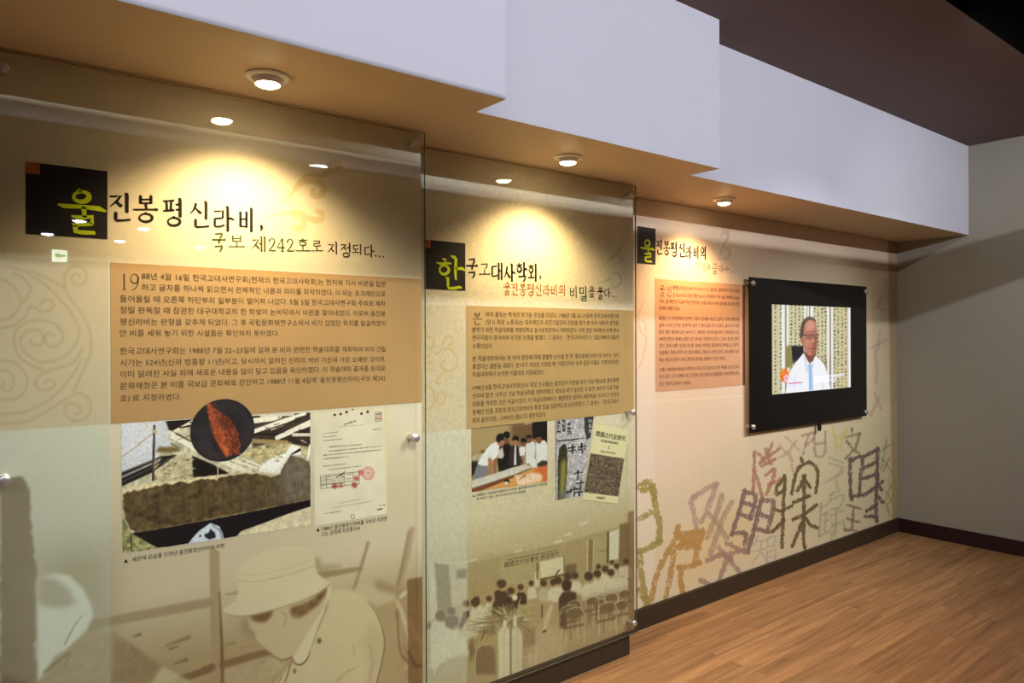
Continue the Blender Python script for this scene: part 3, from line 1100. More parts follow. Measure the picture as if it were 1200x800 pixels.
for ch, bx in (('로', (363.8, 282, 378, 295)), ('지', (384, 283, 397, 298)), ('정', (398.7, 284.5, 411, 301)), ('되', (412, 285.7, 425, 298.5)), ('다', (426.5, 286.5, 438.6, 301.5))):
    L.syllable(ch, bx, 0.115)
for u, v in ((439.8, 299.6), (444.4, 300.2), (449, 300.8)):
    L.dot(u, v, 1.1)
L.build('subtitle_lettering', INK_BROWN, p1, 0.002)

BOX1 = mat('ochre_text_field', (186, 148, 96), rough=0.6, spec=0.25, mottled=0.05, scale=3)
bx1 = flat('text_field', Y1, 0.002, [(0.369, BOX_B), (X1, BOX_B), (X1, BOX_T), (0.369, BOX_T)], BOX1, p1)
L = Lettering(Y1)


def tl(Lx, ox, oy, s, size, rows):
    for t, a, b in rows:
        Lx.line(t, (ox + a[0] / s, oy + a[1] / s), (ox + b[0] / s, oy + b[1] / s), size)


tl(L, 130, 310, 3.636, 7.8, (
    ('88년 4월 16일 한국고대사연구회(현재의 한국고대사학회)는 현지에 가서 비문을 탑본', (130, 50), (1170, 85)),
    ('하고 글자를 하나씩 읽으면서 전체적인 내용과 의미를 파악하였다. 이 비는 포크레인으로', (130, 98), (1168, 127)),
    ('들어올릴 때 오른쪽 하단부의 일부분이 떨어져 나갔다. 5월 5일 한국고대사연구회 주최로 재차', (38, 147), (1168, 168)),
    ('정밀 판독할 때 참관한 대구대학교의 한 학생이 논바닥에서 비편을 찾아내었다. 이로써 울진봉', (38, 195), (1168, 210)),
    ('평신라비는 완형을 갖추게 되었다. 그 후 국립문화재연구소에서 비가 있었던 위치를 발굴하였지', (38, 245), (1168, 252)),
    ('만 비를 세워 놓기 위한 시설들은 확인하지 못하였다.', (38, 293), (715, 294)),
    ('한국고대사연구회는 1988년 7월 22~23일에 걸쳐 본 비와 관련한 학술대회를 개최하여 비의 건립', (38, 370), (1168, 361)),
    ('시기는 524년(신라 법흥왕 11년)이고, 당시까지 알려진 신라의 석비 가운데 가장 오래된 것이며,', (38, 420), (1168, 404)),
    ('이미 알려진 사실 외에 새로운 내용을 많이 담고 있음을 확인하였다. 이 학술대회 결과를 토대로', (38, 469), (1168, 442)),
    ('문화재청은 본 비를 국보급 문화재로 판단하고 1988년 11월 4일에 ‘울진봉평신라비(국보 제242', (38, 519), (1168, 484)),
    ('호)’로 지정하였다.', (38, 571), (298, 564))))
for ch, bx in (('1', (142, 320.5, 149, 339.5)), ('9', (151, 320.5, 164, 340))):
    L.syllable(ch, bx, 0.07)
L.build('body_lettering', INK_BODY, bx1, 0.003)

# --- colour photograph of the unearthed slab
q = [(141.4, 495.6), (363.8, 483.1), (363.8, 615.3), (143.1, 648.3)]
B, W = quad_print(Y1, q, 0.0017, base=(196, 188, 160))
B.speckle(0.16, 6, 3)
B.crop(130, 470, 4.2125)
B.poly([(40, 100), (268, 90), (300, 215), (255, 235), (215, 300), (130, 330), (50, 350)], (204, 206, 212), soft=1, grain=.06, cell=14)
B.poly([(50, 100), (190, 105), (240, 150), (200, 250), (60, 290)], (214, 214, 222), alpha=.8, soft=5)
B.poly([(268, 92), (405, 84), (395, 105), (300, 160), (285, 140)], (26, 20, 18), soft=.8)
B.poly([(235, 225), (330, 225), (345, 245), (290, 255), (220, 250)], (120, 100, 60), soft=1.5)
B.poly([(50, 350), (245, 272), (325, 262), (205, 350), (52, 420)], (30, 26, 24), soft=.8)
B.line([(50, 375), (240, 290)], 10, (150, 145, 140), soft=.7)
B.line([(50, 352), (225, 283)], 5, (120, 116, 112), soft=.6)
B.line([(55, 398), (300, 280)], 4, (90, 84, 78), soft=.6)
B.poly([(210, 360), (290, 310), (400, 270), (408, 330), (400, 380), (240, 400)], (192, 182, 146), soft=1, grain=.25, cell=8)
B.poly([(400, 268), (500, 310), (585, 356), (405, 378)], (16, 12, 12), soft=.8)
B.line([(290, 150), (420, 235), (560, 300), (690, 355)], [16, 22, 26, 22], (232, 222, 198), soft=.8)
B.line([(300, 175), (440, 250)], 14, (240, 232, 214), soft=.7)
B.line([(310, 150), (400, 100)], 14, (226, 216, 190), soft=.7)
B.line([(340, 130), (400, 120)], 8, (40, 30, 26), soft=.6)
B.line([(320, 160), (400, 200)], 6, (50, 38, 30), soft=.7)
B.poly([(690, 60), (990, 45), (990, 260), (700, 260)], (60, 48, 40), soft=1.5, grain=.4, cell=9)
B.line([(690, 98), (830, 80)], 26, (236, 226, 208), soft=.7)
B.line([(700, 150), (860, 95), (955, 62)], [20, 24, 16], (240, 232, 214), soft=.7)
B.line([(740, 72), (900, 66)], 10, (220, 210, 190), soft=.7)
B.line([(720, 130), (860, 78)], 7, (110, 92, 72), soft=.6)
B.line([(690, 165), (990, 155)], 10, (30, 24, 22), soft=.8)
B.line([(820, 180), (985, 105)], [22, 30], (232, 224, 206), soft=.7)
B.line([(900, 165), (990, 165)], 16, (214, 204, 182), soft=.7)
B.line([(690, 195), (880, 205)], 22, (158, 136, 92), soft=1.0)
B.line([(880, 195), (985, 200)], 12, (40, 32, 28), soft=.8)
B.poly([(640, 255), (740, 220), (830, 205), (985, 225), (985, 270), (870, 250), (730, 310)], (190, 176, 132), soft=1.2, grain=.3, cell=7)
B.line([(600, 290), (720, 330)], 10, (236, 228, 206), soft=.7)
B.line([(640, 278), (740, 320)], 7, (238, 230, 210), soft=.7)
B.poly([(735, 325), (790, 280), (860, 255), (890, 210), (930, 222), (940, 265), (880, 275), (850, 330), (835, 368), (720, 358)], (244, 240, 230), soft=.9, grain=.04)
B.line([(890, 262), (930, 240)], [6, 14], (20, 16, 16), soft=.7)
B.line([(965, 300), (985, 220)], [8, 18], (240, 234, 220), soft=.7)
# the slab
B.poly([(48, 440), (120, 415), (290, 395), (400, 378), (520, 366), (640, 352), (760, 352), (835, 366), (800, 380), (560, 385), (120, 440), (60, 460)], (222, 204, 164), soft=1.2, rough=2, grain=.1)
B.poly([(58, 462), (90, 448), (130, 438), (200, 425), (270, 405), (300, 412), (340, 396), (380, 405), (410, 392), (470, 384), (520, 388), (545, 374), (580, 366), (640, 362), (690, 356), (750, 362), (790, 372), (835, 362), (850, 320), (888, 264), (940, 280), (975, 300), (985, 330), (985, 482), (860, 510), (700, 540), (560, 566), (400, 600), (250, 625), (120, 648), (92, 630), (75, 590), (60, 530)],
       (86, 70, 44), soft=.8, rough=1.6, grain=.55, cell=9)
B.poly([(840, 350), (888, 266), (940, 280), (985, 320), (985, 480), (840, 510), (800, 440)], (118, 110, 98), alpha=.75, soft=7, grain=.2, cell=9)
B.poly([(560, 400), (720, 370), (840, 380), (850, 500), (620, 540)], (92, 78, 54), alpha=.7, soft=12, grain=.4, cell=10)
B.poly([(60, 470), (110, 455), (120, 560), (90, 610)], (88, 72, 40), alpha=.6, soft=6, grain=.4)
for x, y0_, y1_ in ((250, 430, 520), (300, 430, 480), (460, 420, 520), (535, 410, 560), (600, 420, 500), (700, 400, 470), (160, 450, 560)):
    B.line([(x, y0_), (x + 3, y1_)], [7, 2], (112, 92, 52), alpha=.45, soft=2)
B.line([(115, 646), (300, 615), (560, 565), (720, 535)], 4, (120, 98, 56), alpha=.8, soft=.8)
B.poly([(104, 652), (250, 628), (560, 572), (760, 532), (990, 484), (990, 516), (870, 555), (640, 640), (600, 690), (560, 700), (260, 735), (190, 700)], (17, 10, 14), soft=.9)
B.poly([(598, 672), (650, 636), (760, 600), (870, 555), (990, 512), (990, 620), (590, 690)], (206, 194, 162), soft=.9, grain=.14, cell=10)
B.poly([(45, 560), (75, 600), (105, 655), (190, 700), (262, 738), (40, 770)], (148, 144, 96), soft=1, grain=.55, cell=6)
B.line([(98, 660), (102, 755)], [8, 4], (40, 34, 26), alpha=.8, soft=1.2)
B.poly([(372, 715), (395, 680), (430, 640), (490, 598), (535, 615), (552, 650), (560, 690), (460, 715)], (208, 214, 224), soft=.8)
B.poly([(460, 655), (482, 648), (490, 628), (514, 650), (516, 672), (484, 682), (462, 668)], (38, 38, 46), soft=.8)
B.ell((440, 664), 7, 5, (40, 40, 48), soft=.6)
B.line([(500, 610), (540, 640), (548, 690)], [6, 12, 8], (130, 136, 148), alpha=.8, soft=1.5)
B.line([(214, 122), (210, 250), (207, 388)], 12, (62, 54, 52), soft=.6)
B.line([(218, 122), (214, 380)], 3, (150, 138, 126), soft=.5)
B.ell((214, 148), 12, 10, (190, 170, 130), soft=.6)
B.line([(50, 276), (120, 226), (212, 152)], 5, (176, 152, 116), soft=.6)
B.line([(160, 105), (212, 150), (300, 190)], 4, (206, 186, 150), soft=.6)
B.line([(525, 300), (528, 372)], 5, (206, 192, 160), soft=.6)
rq = random.Random(9)
for i in range(46):                      # splinters and slats among the rubble
    x, y = rq.uniform(280, 985), rq.uniform(60, 250)
    a = rq.choice((-.32, -.28, .5, .45, -.1))
    n_ = rq.uniform(20, 80)
    if (x - 553) ** 2 + (y - 145) ** 2 < 150 ** 2 or y > 120 + (x - 280) * .28 and y > 230:
        continue
    B.line([(x, y), (x + n_ * math.cos(a), y + n_ * math.sin(a))], [rq.uniform(2, 8), 2], rq.choice(((238, 230, 212), (44, 34, 28), (150, 126, 92), (214, 204, 184), (24, 18, 16))), alpha=.85, soft=.6)
for i in range(70):                      # broken clods
    x, y = rq.uniform(215, 410), rq.uniform(280, 385)
    B.ell((x, y), rq.uniform(4, 14), rq.uniform(2, 6), rq.choice(((222, 208, 164), (120, 104, 66), (88, 72, 44), (196, 182, 136))), alpha=.6, soft=.8, rot=-.3)
for i in range(60):
    x, y = rq.uniform(640, 900), rq.uniform(215, 300)
    B.ell((x, y), rq.uniform(4, 12), rq.uniform(2, 6), rq.choice(((214, 198, 140), (116, 96, 56), (150, 130, 80))), alpha=.5, soft=.8)
for i in range(150):                     # weathered streaks down the slab
    x = rq.uniform(70, 980)
    yt = 450 - (x - 60) * .085 + rq.uniform(0, 90)
    B.line([(x, yt), (x + rq.uniform(-4, 4), yt + rq.uniform(20, 90))], [rq.uniform(2, 7), 2], rq.choice(((112, 94, 58), (44, 34, 20), (96, 82, 56), (60, 46, 26), (134, 116, 84))), alpha=.3, soft=1.2)
B.poly([(104, 652), (250, 628), (560, 572), (760, 532), (990, 484), (990, 516), (870, 555), (640, 640), (600, 690), (560, 690), (552, 650), (535, 615), (490, 598), (430, 640), (395, 680), (380, 700), (260, 735), (190, 700)], (17, 10, 14), soft=.9)
B.speckle(.07, 2.2, 31)
B.img = np.clip((B.img - 110) * 1.12 + 116, 0, 255)
ph = B.build('photograph', VINYL, p1, 0.002, mask=poly_mask(B, W))
# round inset of the broken fragment
c0 = on_wall(261.3, 503.8, Y1)
ca = on_wall(261.3 - 38.3, 503.8, Y1)
cb = on_wall(261.3, 503.8 - 37.6, Y1)
rad = (c0[0] - ca[0] + cb[1] - c0[1]) / 2
rngd0 = random.Random(17)
D = Print(Y1, c0[0] - rad, c0[0] + rad, c0[1] - rad, c0[1] + rad, 0.0013, base=(38, 33, 36))
D.speckle(.25, 22, 8)
D.crop(130, 470, 4.2125)
D.line([(440, 150), (470, 230), (520, 285)], [40, 60, 20], (58, 52, 58), alpha=.5, soft=8)
D.line([(650, 60), (690, 130), (660, 220)], [20, 46, 30], (56, 48, 52), alpha=.5, soft=8)
D.poly([(468, -8), (490, 10), (522, 44), (560, 66), (588, 88), (612, 128), (630, 165), (640, 215), (634, 262), (600, 262), (568, 276), (552, 250), (540, 232), (520, 200), (500, 150), (484, 90)],
       (122, 56, 32), soft=.8, rough=1, grain=.7, cell=5)
D.poly([(470, -4), (500, 40), (520, 100), (560, 160), (585, 220), (584, 262), (566, 274), (540, 232), (510, 170), (486, 95)], (182, 86, 48), alpha=.75, soft=3, grain=.6, cell=4)
for i in range(60):
    t_ = rngd0.random()
    x, y = 478 + t_ * 120 + rngd0.uniform(-10, 45), 10 + t_ * 240 + rngd0.uniform(-15, 20)
    if 480 + (y - 10) * .32 < x < 500 + (y + 10) * .62:
        D.ell((x, y), rngd0.uniform(2, 6), rngd0.uniform(2, 5), rngd0.choice(((70, 30, 20), (150, 66, 34), (206, 118, 70), (60, 26, 18))), alpha=.65, soft=.7)
D.poly([(530, 50), (575, 80), (600, 130), (590, 150), (550, 110)], (90, 34, 18), alpha=.7, soft=5, grain=.5, cell=6)
D.line([(545, 215), (570, 240), (572, 268)], [6, 16, 8], (232, 122, 58), alpha=.7, soft=3)
gx = np.linspace(-1, 1, D.w)[None, :]
gz = np.linspace(-1, 1, D.h)[:, None]
D.build('inset_photograph', VINYL, ph, 0.003, mask=(gx ** 2 + gz ** 2) <= 1.0)
# --- the designation document
q = [(366.5, 481.8), (453, 476.0), (453.6, 601.8), (368.3, 616.6)]
E_, W = quad_print(Y1, q, 0.0014, base=(228, 218, 190))
E_.speckle(.03, 30, 4)
E_.crop(360, 470, 4.709)
E_.line([(436, 20), (440, 630)], 22, (226, 208, 136), alpha=.5, soft=5)
E_.line([(30, 60), (436, 34)], 8, (214, 200, 130), alpha=.4, soft=3)
for x, y in ((150, 75), (183, 70), (216, 60), (298, 68), (332, 58), (250, 40)):
    E_.ell((x, y), 7, 7, (22, 18, 18), soft=.5)
rngd = random.Random(5)


def scribble(pr, x0, y0, x1, y1, wid, col, alpha=.45, gap=(3, 8), run=(2, 9)):
    n = math.hypot(x1 - x0, y1 - y0)
    t = 0
    while t < n:
        r = rngd.uniform(*run)
        a, b = t / n, min(1, (t + r) / n)
        j = rngd.uniform(-1.4, 1.4)
        pr.line([(x0 + (x1 - x0) * a, y0 + (y1 - y0) * a + j), (x0 + (x1 - x0) * b, y0 + (y1 - y0) * b - j)], wid * rngd.uniform(.6, 1.2), col, alpha=alpha, soft=.5)
        t += r + rngd.uniform(*gap)


DK = (84, 74, 66)
for a in ((205, 128, 265, 108, 10), (170, 142, 310, 128, 4), (85, 178, 165, 170, 6), (85, 198, 160, 190, 6), (88, 217, 188, 208, 6), (120, 252, 300, 238, 7), (118, 276, 410, 246, 7),
          (88, 298, 405, 268, 7), (88, 318, 225, 305, 7), (90, 358, 220, 344, 6), (118, 378, 298, 356, 6), (358, 157, 410, 152, 6), (150, 585, 360, 550, 4), (95, 620, 190, 605, 6), (182, 560, 290, 540, 4)):
    scribble(E_, a[0], a[1], a[2], a[3], a[4], DK)
E_.line([(375, 62), (408, 58), (410, 106), (376, 112), (375, 62)], 3, (70, 62, 62), soft=.5)
E_.line([(376, 84), (409, 80)], 2, (70, 62, 62), soft=.5)
E_.line([(384, 96), (400, 94)], 14, (196, 96, 96), alpha=.7, soft=1.2)
E_.line([(384, 72), (402, 70)], 9, (80, 70, 70), alpha=.7, soft=.9)
E_.line([(72, 412), (286, 388), (286, 455), (74, 482), (72, 412)], 3, DK, soft=.5)
E_.line([(72, 436), (204, 420)], 2.5, DK, soft=.5)
E_.line([(72, 460), (204, 444)], 2.5, DK, soft=.5)
E_.line([(104, 410), (106, 478)], 2.5, DK, soft=.5)
E_.line([(202, 398), (204, 466)], 2.5, DK, soft=.5)
E_.line([(252, 394), (253, 458)], 2.5, DK, soft=.5)
for y in (404, 428, 444):
    scribble(E_, 212, y, 246, y - 4, 6, DK)
    scribble(E_, 110, y + 14, 196, y + 4, 5, DK, alpha=.7)
    scribble(E_, 76, y + 20, 102, y + 17, 5, DK)
E_.line([(160, 420), (190, 400), (210, 388)], [3, 6, 3], (20, 18, 20), soft=.5)
E_.line([(180, 405), (200, 415)], 3, (20, 18, 20), soft=.5)
for x, y, r, al in ((150, 467, 16, .75), (182, 464, 15, .5), (260, 462, 16, .75), (270, 425, 15, .65), (294, 392, 15, .55)):
    E_.ell((x, y), r, r, (168, 48, 50), alpha=al, soft=1.5, grain=.4, cell=3)
for k in (33, 22):
    E_.line([(334 + k * math.cos(i * .3), 397 + k * 1.06 * math.sin(i * .3)) for i in range(22)], 6, (206, 92, 100), alpha=.75, soft=.8)
E_.ell((334, 397), 12, 12, (206, 92, 100), alpha=.5, soft=1.5, grain=.5, cell=3)
E_.line([(386, 598), (412, 592)], [6, 14, 6], (30, 26, 28), soft=.7)
scribble(E_, 400, 575, 424, 572, 7, (40, 34, 34))
E_.line([(250 + 10 * math.cos(i * .4), 636 + 11 * math.sin(i * .4)) for i in range(17)], 3, (90, 82, 70), soft=.5)
E_.build('document_picture', VINYL, p1, 0.002, mask=poly_mask(E_, W))
L = Lettering(Y1)
L.line('▲', (145, 657.6), (150, 656.8), 5.0)
L.line('세상에 모습을 드러낸 울진봉평신라비와 비편', (154.5, 655.6), (262.5, 639.3), 5.6)
L.build('caption_lettering', INK_BLACK, p1, 0.002)
L = Lettering(Y1)
L.line('▲', (370.5, 621), (374.5, 620.4), 4.6)
L.line('1988년 울진봉평신라비를 국보로 지정한', (376.5, 620.0), (453.5, 607.5), 5.2)
L.line('다는 문화재 지정통지서', (376.8, 626.3), (421, 618.8), 5.2)
L.build('caption_lettering', INK_BLACK, p1, 0.002)
GY1 = Y1 - 0.045
glass_sheet(p1, X0 - 0.02, 1.389, 0.112, 2.344, GY1)
for x, z in ((0.118, 2.300), (1.346, 2.306), (0.118, 1.231), (1.344, 1.228), (0.118, 0.165), (1.344, 0.165)):
    bolt(p1, x, z, GY1, Y1)

# ================================================================== exhibit panel 2
Y2 = WALL_Y[1]
p2 = empty('exhibit_panel', (2.05, Y2, 0.109))
tag(p2, 'second glass-covered exhibit panel with book covers and sepia lecture hall audience', 'exhibit panel', 'glass exhibit panels on the stepped wall')
X0, XS, X1 = 1.40, 1.711, 2.744
A = Print(Y2, X0, X1, 0.112, 2.35, 0.0034, base=(227, 213, 185))
z_bt, z_bb = on_wall(545, 358, Y2)[1], on_wall(545, 503, Y2)[1]
A.band(0.112, 1.25, (208, 196, 156), 0.8, fade=0.25)
A.band(0.112, 0.84, (168, 148, 100), 0.9, fade=0.34)
A.crop(500, 610, 4.444)
WL = (166, 146, 100)
A.poly([(215, 205), (380, 170), (560, 140), (720, 110), (720, 300), (380, 340), (215, 420)], (166, 148, 102), alpha=.75, soft=2.0)
for i in range(16):
    A.line([(222 + i * 30, 210 - i * 5), (222 + i * 30, 400 - i * 9)], 3, (152, 132, 88), alpha=.4, soft=1)
A.line([(215, 215), (470, 160), (690, 110), (830, 70)], 5, (222, 212, 176), alpha=.35, soft=2.5)
for a, b in (((465, 158), (490, 152)), ((670, 112), (700, 104)), ((720, 75), (750, 66)), ((800, 20), (835, 5))):
    A.line([a, b], 9, (232, 226, 196), alpha=.7, soft=2.0)
A.poly([(720, 110), (1050, 20), (1050, 300), (860, 270), (720, 300)], (168, 148, 104), alpha=.8, soft=2)
A.poly([(35, 215), (120, 228), (130, 330), (130, 470), (55, 480), (45, 330)], (118, 100, 72), alpha=.9, soft=1.2)
A.poly([(115, 228), (213, 215), (213, 420), (130, 450)], (190, 176, 138), alpha=.9, soft=1)
A.line([(60, 218), (170, 225), (260, 198)], 9, (220, 212, 184), alpha=.7, soft=1.5)
A.poly([(148, 250), (210, 244), (210, 300), (150, 306)], (168, 152, 114), soft=.8)
A.poly([(155, 256), (204, 250), (204, 294), (156, 300)], (112, 96, 68), soft=.8, grain=.3, cell=5)
A.poly([(15, 215), (35, 215), (48, 330), (55, 500), (15, 520)], (212, 204, 172), alpha=.8, soft=1.2)
# banner wall, board, lectern
A.poly([(385, 195), (575, 160), (700, 140), (710, 190), (590, 215), (575, 330), (385, 335)], (180, 164, 118), alpha=.7, soft=1.5)
A.poly([(588, 214), (712, 186), (712, 274), (592, 300)], (214, 206, 164), soft=.8)
A.line([(592, 306), (712, 280)], 9, (100, 82, 54), soft=.9)
A.line([(714, 180), (715, 300)], 4, (120, 100, 68), soft=.8)
A.poly([(560, 268), (586, 262), (588, 340), (562, 350)], (206, 196, 158), soft=.8)
A.line([(576, 222), (576, 300)], 9, (116, 96, 64), soft=1)
A.poly([(718, 232), (778, 222), (778, 300), (720, 310)], (104, 84, 58), alpha=.8, soft=1.4)
A.line([(672, 278), (690, 258)], 7, (80, 64, 44), soft=.8)
A.poly([(868, 95), (945, 78), (945, 210), (868, 240)], (176, 160, 112), alpha=.9, soft=1)
for x in (838, 868):
    A.line([(x, 98), (x - 2, 262)], 5, (214, 202, 160), alpha=.8, soft=.8)
A.poly([(842, 98), (866, 95), (864, 262), (840, 265)], (128, 110, 74), alpha=.8, soft=1)
A.line([(945, 62), (942, 215)], 12, (100, 80, 54), soft=.9)
A.poly([(950, 60), (1004, 40), (998, 198), (950, 210)], (216, 210, 178), soft=.8)
A.poly([(1004, 18), (1052, 8), (1052, 290), (1000, 222)], (124, 104, 68), alpha=.9, soft=1.4)
A.line([(900, 160), (935, 152)], 4, (120, 100, 66), soft=.8)
# floor with the aisle
A.poly([(590, 440), (1052, 350), (1052, 560), (760, 720), (500, 830), (420, 830), (560, 600)], (172, 152, 112), alpha=.7, soft=3)
A.poly([(580, 545), (690, 560), (720, 700), (500, 800), (560, 640)], (190, 172, 130), alpha=.8, soft=5)
SH, HR = (210, 202, 166), (78, 58, 40)


def sitter(x, y, s, shirt=SH, hair=HR, wide=1.0):
    A.poly([(x - 34 * s * wide, y + 120 * s), (x - 36 * s * wide, y + 62 * s), (x - 18 * s, y + 34 * s), (x + 18 * s, y + 32 * s), (x + 38 * s * wide, y + 58 * s), (x + 40 * s * wide, y + 120 * s)], shirt, soft=1.0, grain=.04)
    A.ell((x + 2 * s, y + 14 * s), 15 * s, 22 * s, (178, 154, 112), soft=.8)
    A.ell((x - 2 * s, y), 22 * s, 21 * s, hair, soft=.9)


for x, y, s, sh in ((1040, 212, .7, SH), (965, 215, .55, SH), (895, 238, .6, SH), (990, 235, .7, (196, 186, 148)), (930, 250, .8, SH), (1018, 262, .9, SH), (960, 268, .9, SH), (890, 275, .95, SH),
                    (735, 290, .9, (70, 52, 36)), (775, 285, .8, SH), (845, 288, 1.1, SH), (545, 325, .6, SH), (490, 345, .75, (66, 48, 34)), (610, 325, .8, (190, 176, 136)), (660, 320, .8, SH), (685, 310, .95, SH),
                    (730, 330, 1.2, (68, 50, 34))):
    sitter(x, y, s, sh)
A.ell((545, 322), 10, 10, HR, soft=.7)
A.poly([(525, 410), (535, 350), (560, 345), (575, 400)], SH, soft=1)
A.ell((1016, 262), 20, 26, (206, 196, 160), soft=1)
A.poly([(690, 450), (692, 400), (740, 368), (778, 372), (782, 440)], (72, 54, 36), soft=1.2)
A.ell((728, 338), 24, 30, (64, 46, 32), soft=1)
# left block of listeners
for x, y, s, sh in ((325, 405, .7, SH), (260, 410, .8, SH), (205, 430, .8, (206, 196, 160)), (375, 380, 1.0, (80, 60, 42)), (390, 330, 1.0, (78, 58, 42)), (440, 365, .9, (70, 52, 38)), (255, 425, 1.1, SH),
                    (130, 470, 1.0, SH), (75, 495, 1.35, SH)):
    sitter(x, y, s, sh)
A.ell((390, 325), 26, 18, (84, 62, 44), soft=1)
A.poly([(230, 600), (235, 500), (270, 440), (300, 450), (325, 520), (290, 600)], SH, soft=1.2)
A.poly([(165, 560), (190, 470), (225, 465), (215, 560)], (78, 58, 42), soft=1.5)
A.poly([(185, 560), (215, 500), (255, 520), (260, 610), (200, 620)], (202, 194, 152), soft=1.2)
A.poly([(15, 540), (40, 520), (95, 530), (110, 600), (20, 740)], (206, 200, 168), soft=1.2)
A.poly([(10, 760), (40, 640), (80, 580), (130, 565), (185, 585), (215, 640), (222, 700), (160, 760), (60, 790)], (216, 210, 172), soft=1.2, grain=.03)
A.ell((130, 520), 36, 30, (86, 64, 46), soft=1.2)
A.poly([(95, 550), (98, 520), (140, 500), (168, 530), (165, 560), (140, 565)], (92, 70, 50), soft=1.2)
A.poly([(140, 560), (160, 540), (162, 565)], (200, 180, 140), soft=1)
A.ell((10, 545), 12, 20, (86, 64, 46), soft=1)
A.poly([(215, 650), (240, 600), (250, 680), (225, 740)], (110, 90, 62), alpha=.8, soft=2)
# chairs: padded backs, chrome loops and legs
CH, CR = (118, 100, 68), (206, 194, 150)
A.poly([(690, 440), (1050, 345), (1050, 430), (1000, 500), (720, 560)], (122, 104, 70), alpha=.55, soft=5)


def stack_chair(x, y, s):
    A.ell((x, y), 42 * s, 26 * s, CH, rot=-.25, soft=1.2, grain=.1)
    A.line([(x - 46 * s, y + 25 * s), (x - 40 * s, y - 12 * s), (x - 10 * s, y - 30 * s), (x + 30 * s, y - 32 * s), (x + 46 * s, y - 8 * s), (x + 48 * s, y + 20 * s)], 4, CR, alpha=.75, soft=.7, curve=True)
    for dx, dy in ((-44, 30), (46, 22)):
        A.line([(x + dx * s, y + dy * s), (x + (dx + 2) * s, y + (dy + 120) * s)], 4.5, CR, alpha=.75, soft=.7)
    A.line([(x - 46 * s, y + 70 * s), (x + 40 * s, y + 52 * s)], 13, (108, 88, 60), alpha=.75, soft=1.2)
    A.line([(x - 20 * s, y + 70 * s), (x - 18 * s, y + 130 * s)], 4, (112, 92, 62), alpha=.7, soft=.8)
    A.line([(x + 14 * s, y + 62 * s), (x + 16 * s, y + 118 * s)], 4, CR, alpha=.6, soft=.7)


for x, y, s in ((900, 432, .8), (1030, 380, .7), (960, 400, .75), (860, 418, .75), (770, 440, .8), (1015, 440, .8), (940, 455, 1.0), (740, 470, .95), (770, 485, 1.05)):
    stack_chair(x, y, s)
A.poly([(692, 485), (728, 478), (730, 560), (694, 560)], (88, 68, 46), alpha=.85, soft=1.5)
A.poly([(640, 440), (660, 430), (650, 480), (625, 560), (605, 575), (612, 510)], (196, 180, 138), soft=1.2)
A.line([(605, 578), (618, 572)], 10, (70, 52, 36), soft=.9)
A.line([(600, 440), (600, 500)], 8, (100, 80, 54), soft=1)
A.poly([(40, 770), (100, 720), (190, 690), (215, 705), (190, 770), (120, 800), (50, 800)], (176, 160, 120), soft=1.2)
A.line([(38, 800), (60, 750), (130, 712), (200, 690), (222, 680)], 6, CR, soft=.8, curve=True)
A.poly([(245, 680), (280, 650), (330, 645), (355, 670), (360, 800), (255, 800)], (120, 102, 70), alpha=.85, soft=1.5)
A.line([(250, 800), (255, 690), (280, 650), (340, 640)], 5, CR, alpha=.8, soft=.7, curve=True)
A.poly([(500, 560), (570, 560), (572, 640), (500, 660)], (140, 122, 84), alpha=.8, soft=2)
A.line([(500, 715), (570, 690)], 6, CR, alpha=.7, soft=.8)
A.line([(568, 560), (570, 760)], 5, CR, alpha=.7, soft=.8)
A.line([(535, 690), (536, 770)], 5, CR, alpha=.6, soft=.8)
# the potted palm with ribbons
rp = random.Random(11)
for i in range(120):
    a = rp.uniform(math.pi * .95, math.pi * 2.1)
    r = rp.uniform(60, 150)
    x0_, y0_ = 430 + rp.uniform(-40, 40), 520 + rp.uniform(-30, 40)
    x1_, y1_ = x0_ + r * math.cos(a) * 1.1, y0_ + r * math.sin(a) * .75 + (18 if rp.random() < .4 else 0)
    A.line([(x0_, y0_), ((x0_ + x1_) / 2, (y0_ + y1_) / 2 - 12), (x1_, y1_)], [5, 8, 1.5], rp.choice(((120, 104, 66), (146, 130, 86), (178, 164, 114), (100, 82, 52), (196, 184, 138))), alpha=.75, soft=.8, curve=True)
for i in range(40):
    a = rp.uniform(math.pi * .5, math.pi * 1.1)
    r = rp.uniform(40, 120)
    x0_, y0_ = 330 + rp.uniform(-50, 40), 540 + rp.uniform(-20, 50)
    A.line([(x0_, y0_), (x0_ + r * math.cos(a), y0_ + r * math.sin(a) * .7)], [6, 1.5], rp.choice(((120, 104, 66), (150, 134, 90), (96, 78, 50))), alpha=.7, soft=.8)
A.ell((458, 400), 15, 15, (226, 218, 184), soft=.9)
A.poly([(372, 580), (392, 552), (412, 545), (432, 566), (434, 830), (374, 830)], (212, 204, 166), soft=1.0)
A.poly([(440, 566), (456, 548), (476, 552), (498, 590), (497, 830), (440, 830)], (204, 194, 154), soft=1.0)
A.line([(402, 560), (404, 830)], 3, (186, 174, 134), alpha=.7, soft=1.5)
A.line([(474, 565), (470, 830)], 3, (180, 168, 128), alpha=.7, soft=1.5)
A.line([(437, 560), (437, 830)], 7, (110, 92, 62), alpha=.8, soft=.9)
A.poly([(392, 552), (402, 510), (420, 530), (412, 548)], (224, 216, 182), soft=1)
A.poly([(450, 552), (452, 480), (466, 500), (468, 548)], (224, 216, 182), soft=1)
